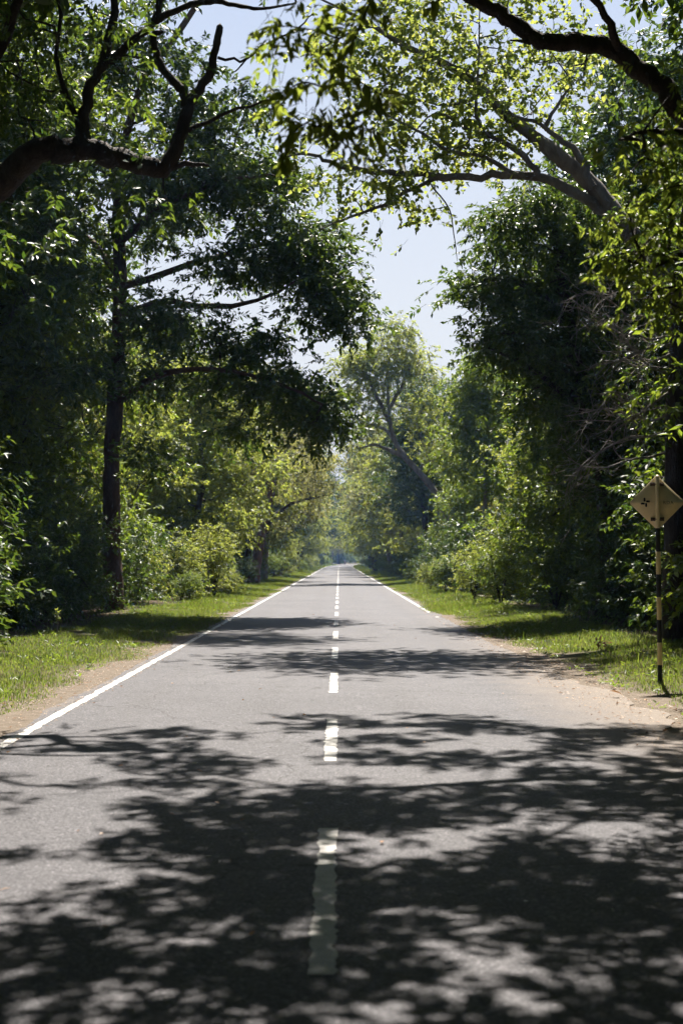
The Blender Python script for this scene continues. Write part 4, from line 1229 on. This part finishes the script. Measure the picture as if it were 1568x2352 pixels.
# ------------------------------------------------------------------ warning sign seen from behind
def warning_sign():
    d = 18.2
    b = P(1515, 1575, d); b[2] = float(ground_z(b[0], d))
    root = link('warning_sign', None, None, b, label='diamond warning sign seen from behind on a black and yellow banded post', category='sign')
    m_y = plain_mat('sign_cream', (.80, .66, .40), .6, .35, 0, .12, 7.)
    m_py = plain_mat('post_yellow', (.66, .54, .28), .6, .35, 0, .18, 9.)
    m_k = plain_mat('post_black', (.018, .018, .02), .55, .4, 0, .3, 14.)
    m_r = plain_mat('rusty_steel', (.10, .065, .05), .8, .3, .2, .5, 30.)
    m_i = plain_mat('stencil_black', (.02, .02, .025), .8, .2, 0, .3, 40.)
    def band(name, z0, z1, r, mat):
        g = Geo()
        tube(g, [(0, 0, z0), (0, 0, (z0 + z1) / 2), (0, 0, z1)], [r, r, r], 16)
        link(name, g.mesh(name, mat, True), root)
    r = .031
    zs = [-.3, .235, .52, .81, 1.10, 1.39, 1.68, 1.98]
    for k in range(7):
        band('post_band', zs[k], zs[k + 1], r, m_py if k % 2 else m_k)
    band('post_top', 1.98, 2.64, r * .98, m_y)
    # panel, rounded diamond, behind the post as seen from the road user coming back
    H = .356; zc = 2.31; th = .004
    corner = .028
    outline = []
    for k in range(4):
        a = k * math.pi / 2
        cc = np.array([math.cos(a), math.sin(a)]) * (H - corner * 1.4)
        for s_ in np.linspace(-math.pi / 4, math.pi / 4, 5):
            outline.append(cc + corner * np.array([math.cos(a + s_), math.sin(a + s_)]))
    outline = np.array(outline); n = len(outline)
    yf, yb = .040, .040 + th
    v = [(p[0], yf, zc + p[1]) for p in outline] + [(p[0], yb, zc + p[1]) for p in outline] + [(0, yf, zc), (0, yb, zc)]
    t = []; q = []
    for i in range(n):
        j = (i + 1) % n
        t += [(i, j, 2 * n), (n + j, n + i, 2 * n + 1)]
        q += [(i, n + i, n + j, j)]
    g = Geo(); g.add(v, t, q)
    panel = link('sign_panel', g.mesh('sign_panel', m_y), root)
    def box(name, x0, x1, y0, y1, z0, z1, mat, parent):
        g = Geo()
        v = [(x, y, z) for x in (x0, x1) for y in (y0, y1) for z in (z0, z1)]
        g.add(v, None, [(0, 1, 3, 2), (4, 6, 7, 5), (0, 4, 5, 1), (2, 3, 7, 6), (0, 2, 6, 4), (1, 5, 7, 3)])
        return link(name, g.mesh(name, mat), parent)
    for z in (zc + .235, zc - .215):
        br = box('bracket', -.085, .085, .024, .037, z - .022, z + .022, m_r, root)
        for x in (-.06, .06):
            gb = Geo(); tube(gb, [(x, .024, z), (x, .014, z), (x, .008, z)], [.014, .014, .012], 8)
            link('bolt', gb.mesh('bolt', m_r, True), br)
        gc = Geo()
        aa = np.linspace(math.pi, 2 * math.pi, 9)
        tube(gc, [(math.cos(a_) * .038, math.sin(a_) * .038 + .018, z) for a_ in aa], [.009] * 9, 6)
        link('clamp', gc.mesh('clamp', m_r, True), br)
    # pinwheel mark of four bars, on the left half of the back
    cx_, cz_ = -.150, zc + .004
    k = .0165
    bars = [(-.4, 2.35, 1, 3.4), (2.4, .75, 3.4, 1), (.9, -2.3, 1, 3.4), (-2.2, -.75, 3.4, 1)]
    bars = [(-.55, 2.1, .75, 1.5), (2.1, .75, 1.5, .72), (.65, -2.0, .75, 1.5), (-1.95, -.95, 1.5, .72)]
    for (ux, uz, hw, hh_) in bars:
        pts = []
        rr = min(hw, hh_) * .75
        for k4 in range(4):
            a0 = k4 * math.pi / 2
            sx2, sz2 = (1, 1, -1, -1)[k4], (1, -1, -1, 1)[k4]
            for s_ in np.linspace(0, math.pi / 2, 4):
                ang = math.pi / 2 - k4 * math.pi / 2 - s_
                pts.append((ux + sx2 * (hw - rr) + rr * math.cos(ang), uz + sz2 * (hh_ - rr) + rr * math.sin(ang)))
        g = Geo()
        vv = [(cx_ + p[0] * k, yf - .002, cz_ + p[1] * k) for p in pts] + [(cx_ + ux * k, yf - .002, cz_ + uz * k)]
        m_ = len(pts)
        g.add(vv, [(i, (i + 1) % m_, m_) for i in range(m_)])
        link('stencil_bar', g.mesh('stencil_bar', m_i), panel)
    tx = bpy.data.curves.new('stencil_letters', 'FONT')
    tx.body = 'RDA'
    tx.size = .062
    tx.space_character = 1.12
    tx.align_x = 'CENTER'
    to = bpy.data.objects.new('stencil_letters', tx)
    COL.objects.link(to)
    dg = bpy.context.evaluated_depsgraph_get()
    me = bpy.data.meshes.new_from_object(to.evaluated_get(dg))
    bpy.data.objects.remove(to)
    me.materials.clear(); me.materials.append(m_i)
    o = link('stencil_letters', me, panel)
    o.rotation_euler = (math.radians(90), 0, 0)
    o.location = (.142, yf - .002, zc - .022)
    root.rotation_euler = (0, math.radians(-.4), math.radians(-4))
warning_sign()

# ------------------------------------------------------------------ small things
def seedlings():
    m_pink = leaf_mat('leaf_pinkish', (.16, .06, .05), (.30, .13, .10), (.3, .1, .08), (.5, .25, .2), .4)
    for (px, py, d, n, h, mat, nm, lab) in [
        (1383, 1512, 23.5, 9, .26, m_pink, 'weed', 'small weed with pinkish leaves in the right grass verge'),
        (130, 1470, 28.0, 12, .55, M_LEAF_BRIGHT, 'seedling', 'small pale seedling catching sun before the dark woods on the left')]:
        b = P(px, py, d); b[2] = float(ground_z(b[0], d))
        r = np.random.default_rng(int(px))
        root = link(nm, None, None, b, label=lab, category='plant')
        g = Geo(); gl = Geo()
        tips = []
        for k in range(3):
            e = np.array([r.normal() * .08, r.normal() * .08, h * r.uniform(.7, 1.)])
            p_ = np.array([[0, 0, 0], e * .5 + [.02, 0, 0], e])
            tube(g, p_, [.006, .004, .002], 5)
            tips += [p_[1] * .6 + e * .4, e, e * .85]
        tips = np.array(tips)
        bb = np.repeat(tips, n // 3, 0)
        leaf_geo(gl, bb, r.normal(size=bb.shape) + [0, 0, .1], r.normal(size=bb.shape) * .5 + [0, -.3, 1], r.uniform(.06, .1, len(bb)), r.uniform(.03, .045, len(bb)), 'lance')
        link('stem', g.mesh('stem', M_TWIG, True), root)
        link('foliage', gl.mesh('foliage', mat), root, kind='stuff')
    # fallen leaves along the shoulders
    m_f = leaf_mat('leaf_fallen', (.14, .07, .03), (.32, .17, .07), (.2, .1, .04), (.4, .2, .08), .25)
    lm = big_leaf_mesh(m_f, .5)
    r = np.random.default_rng(9)
    o = link('fallen_leaf', lm, label='orange fallen leaf in the grass before the sign post', category='leaf')
    b = P(1428, 1597, 16.7)
    o.location = (b[0], 16.7, float(ground_z(b[0], 16.7)) + .05); o.scale = (.16,) * 3; o.rotation_euler = (.4, .3, 1.1)
    g = Geo()
    n = 2200
    d = r.uniform(6, 45, n); side = np.where(r.random(n) < .45, -1, 1)
    x = side * (3.75 - 1.1 * r.random(n) ** 1.3)
    x[:70] = r.uniform(-2.8, 2.8, 70)
    base = np.stack([x, d, np.maximum(ground_z(x, d), 0) + .012], -1)
    leaf_geo(g, base, r.normal(size=(n, 3)) * [1, 1, .1], r.normal(size=(n, 3)) * .25 + [0, 0, 1], r.uniform(.02, .07, n), r.uniform(.010, .03, n))
    link('leaf_litter', g.mesh('leaf_litter', m_f), kind='stuff', label='dry leaf litter scattered along the sandy shoulders', category='litter')
    g = Geo()
    m_s = plain_mat('grit', (.30, .24, .19), .9, .2, 0, .4, 20.)
    n = 5000
    d = r.uniform(5, 34, n); side = np.where(r.random(n) < .4, -1, 1)
    x = side * (2.75 + .9 * r.random(n))
    s_ = r.uniform(.003, .013, n)
    c = np.stack([x, d, np.maximum(ground_z(x, d), 0) + s_ * .4], -1)
    octa = np.array([[1, 0, 0], [0, 1, 0], [-1, 0, 0], [0, -1, 0], [0, 0, .8]])
    v = c[:, None] + octa[None] * s_[:, None, None] * r.uniform(.6, 1.3, (n, 5, 1))
    g.add(v, (np.arange(n)[:, None, None] * 5 + np.array([[0, 1, 4], [1, 2, 4], [2, 3, 4], [3, 0, 4]])[None]).reshape(-1, 3))
    link('gravel', g.mesh('gravel', m_s), kind='stuff', label='loose grit along the road edges', category='gravel')
seedlings()

# ------------------------------------------------------------------ far motorcyclist riding away
def motorcycle():
    d = 425.0; x = float(road_x(d)) - 1.4
    m_b = plain_mat('motorcycle_black', (.03, .03, .033), .4, .5)
    m_t = plain_mat('tyre_rubber', (.02, .02, .02), .9, .2)
    m_l = plain_mat('tail_lamp_red', (.5, .03, .03), .3, .5)
    root = link('motorcycle', None, None, (x, d, .004), label='dark motorcycle riding away on the far stretch of road', category='motorcycle')
    for y in (-.62, .62):
        g = Geo(); a = np.linspace(0, 2 * math.pi, 21)
        tube(g, [(0, y + math.cos(t) * .25, .30 + math.sin(t) * .25) for t in a], [.05] * 21, 8)
        w = link('wheel', g.mesh('wheel', m_t, True), root)
        g = Geo(); tube(g, [(-.06, y, .3), (0, y, .3), (.06, y, .3)], [.05, .09, .05], 10)
        link('hub', g.mesh('hub', m_b, True), w)
    g = Geo(); tube(g, [(0, -.85, .72), (0, -.5, .74), (0, -.05, .72), (0, .25, .82), (0, .55, .78)], [.06, .11, .10, .15, .07], 10)
    tube(g, [(0, -.2, .42), (0, .1, .40), (0, .35, .45)], [.12, .17, .12], 10)
    link('body', g.mesh('body', m_b, True), root)
    g = Geo(); tube(g, [(0, .62, .30), (0, .52, .65), (0, .42, 1.0)], [.04, .04, .04], 6); tube(g, [(-.34, .36, 1.02), (0, .42, 1.0), (.34, .36, 1.02)], [.018, .02, .018], 6)
    link('handlebar', g.mesh('handlebar', m_b, True), root)
    g = Geo(); tube(g, [(0, -.87, .74), (0, -.91, .74), (0, -.92, .74)], [.05, .05, .03], 8)
    link('tail_lamp', g.mesh('tail_lamp', m_l, True), root)
    # rider, one skinned body
    me = bpy.data.meshes.new('person')
    J = [(0, -.2, .86), (0, -.18, 1.08), (0, -.12, 1.32), (0, -.08, 1.44), (0, -.05, 1.58),
         (-.2, -.12, 1.36), (-.28, .06, 1.14), (-.32, .32, 1.04), (.2, -.12, 1.36), (.28, .06, 1.14), (.32, .32, 1.04),
         (-.13, -.15, .84), (-.22, .22, .74), (-.2, .05, .36), (-.2, .18, .30), (.13, -.15, .84), (.22, .22, .74), (.2, .05, .36), (.2, .18, .30)]
    E = [(0, 1), (1, 2), (2, 3), (3, 4), (2, 5), (5, 6), (6, 7), (2, 8), (8, 9), (9, 10), (0, 11), (11, 12), (12, 13), (13, 14), (0, 15), (15, 16), (16, 17), (17, 18)]
    R_ = [.15, .14, .16, .06, .12, .07, .05, .04, .07, .05, .04, .10, .08, .055, .045, .10, .08, .055, .045]
    me.from_pydata(J, E, [])
    po = link('person', me, None, (x, d, .004), label='rider in a pale shirt and dark helmet seated on the distant motorcycle', category='person')
    md = po.modifiers.new('skin', 'SKIN'); po.modifiers.new('sub', 'SUBSURF').render_levels = 1
    for i, sv in enumerate(me.skin_vertices[0].data):
        sv.radius = (R_[i], R_[i]); sv.use_root = i == 0
    me.materials.append(plain_mat('shirt_pale', (.35, .36, .4), .9, .1))
    g = Geo(); tube(g, [(0, -.05, 1.50), (0, -.05, 1.55), (0, -.05, 1.64), (0, -.05, 1.71), (0, -.05, 1.74)], [.10, .135, .14, .09, .03], 12)
    link('helmet', g.mesh('helmet', m_b, True), po)
motorcycle()

# ------------------------------------------------------------------ haze
HAZE = 0.00028
if HAZE > 0:
    m = bpy.data.materials.new('haze_air'); m.use_nodes = True
    nt = m.node_tree; nt.nodes.clear()
    out = nt.nodes.new('ShaderNodeOutputMaterial')
    pv = nt.nodes.new('ShaderNodeVolumePrincipled')
    pv.inputs['Color'].default_value = (.28, .52, 1.0, 1)  # blue tint strengthened to lift dark shade toward navy
    pv.inputs['Density'].default_value = HAZE
    pv.inputs['Anisotropy'].default_value = .2
    nt.links.new(pv.outputs[0], out.inputs['Volume'])
    g = Geo()
    v = [(xx, yy, zz) for xx in (-720, 740) for yy in (-720, 1320) for zz in (-1.5, 24)]
    g.add(v, None, [(0, 1, 3, 2), (4, 6, 7, 5), (0, 4, 5, 1), (2, 3, 7, 6), (0, 2, 6, 4), (1, 5, 7, 3)])
    link('haze', g.mesh('haze', m), kind='stuff', label='thin bluish haze in the air along the road', category='haze')
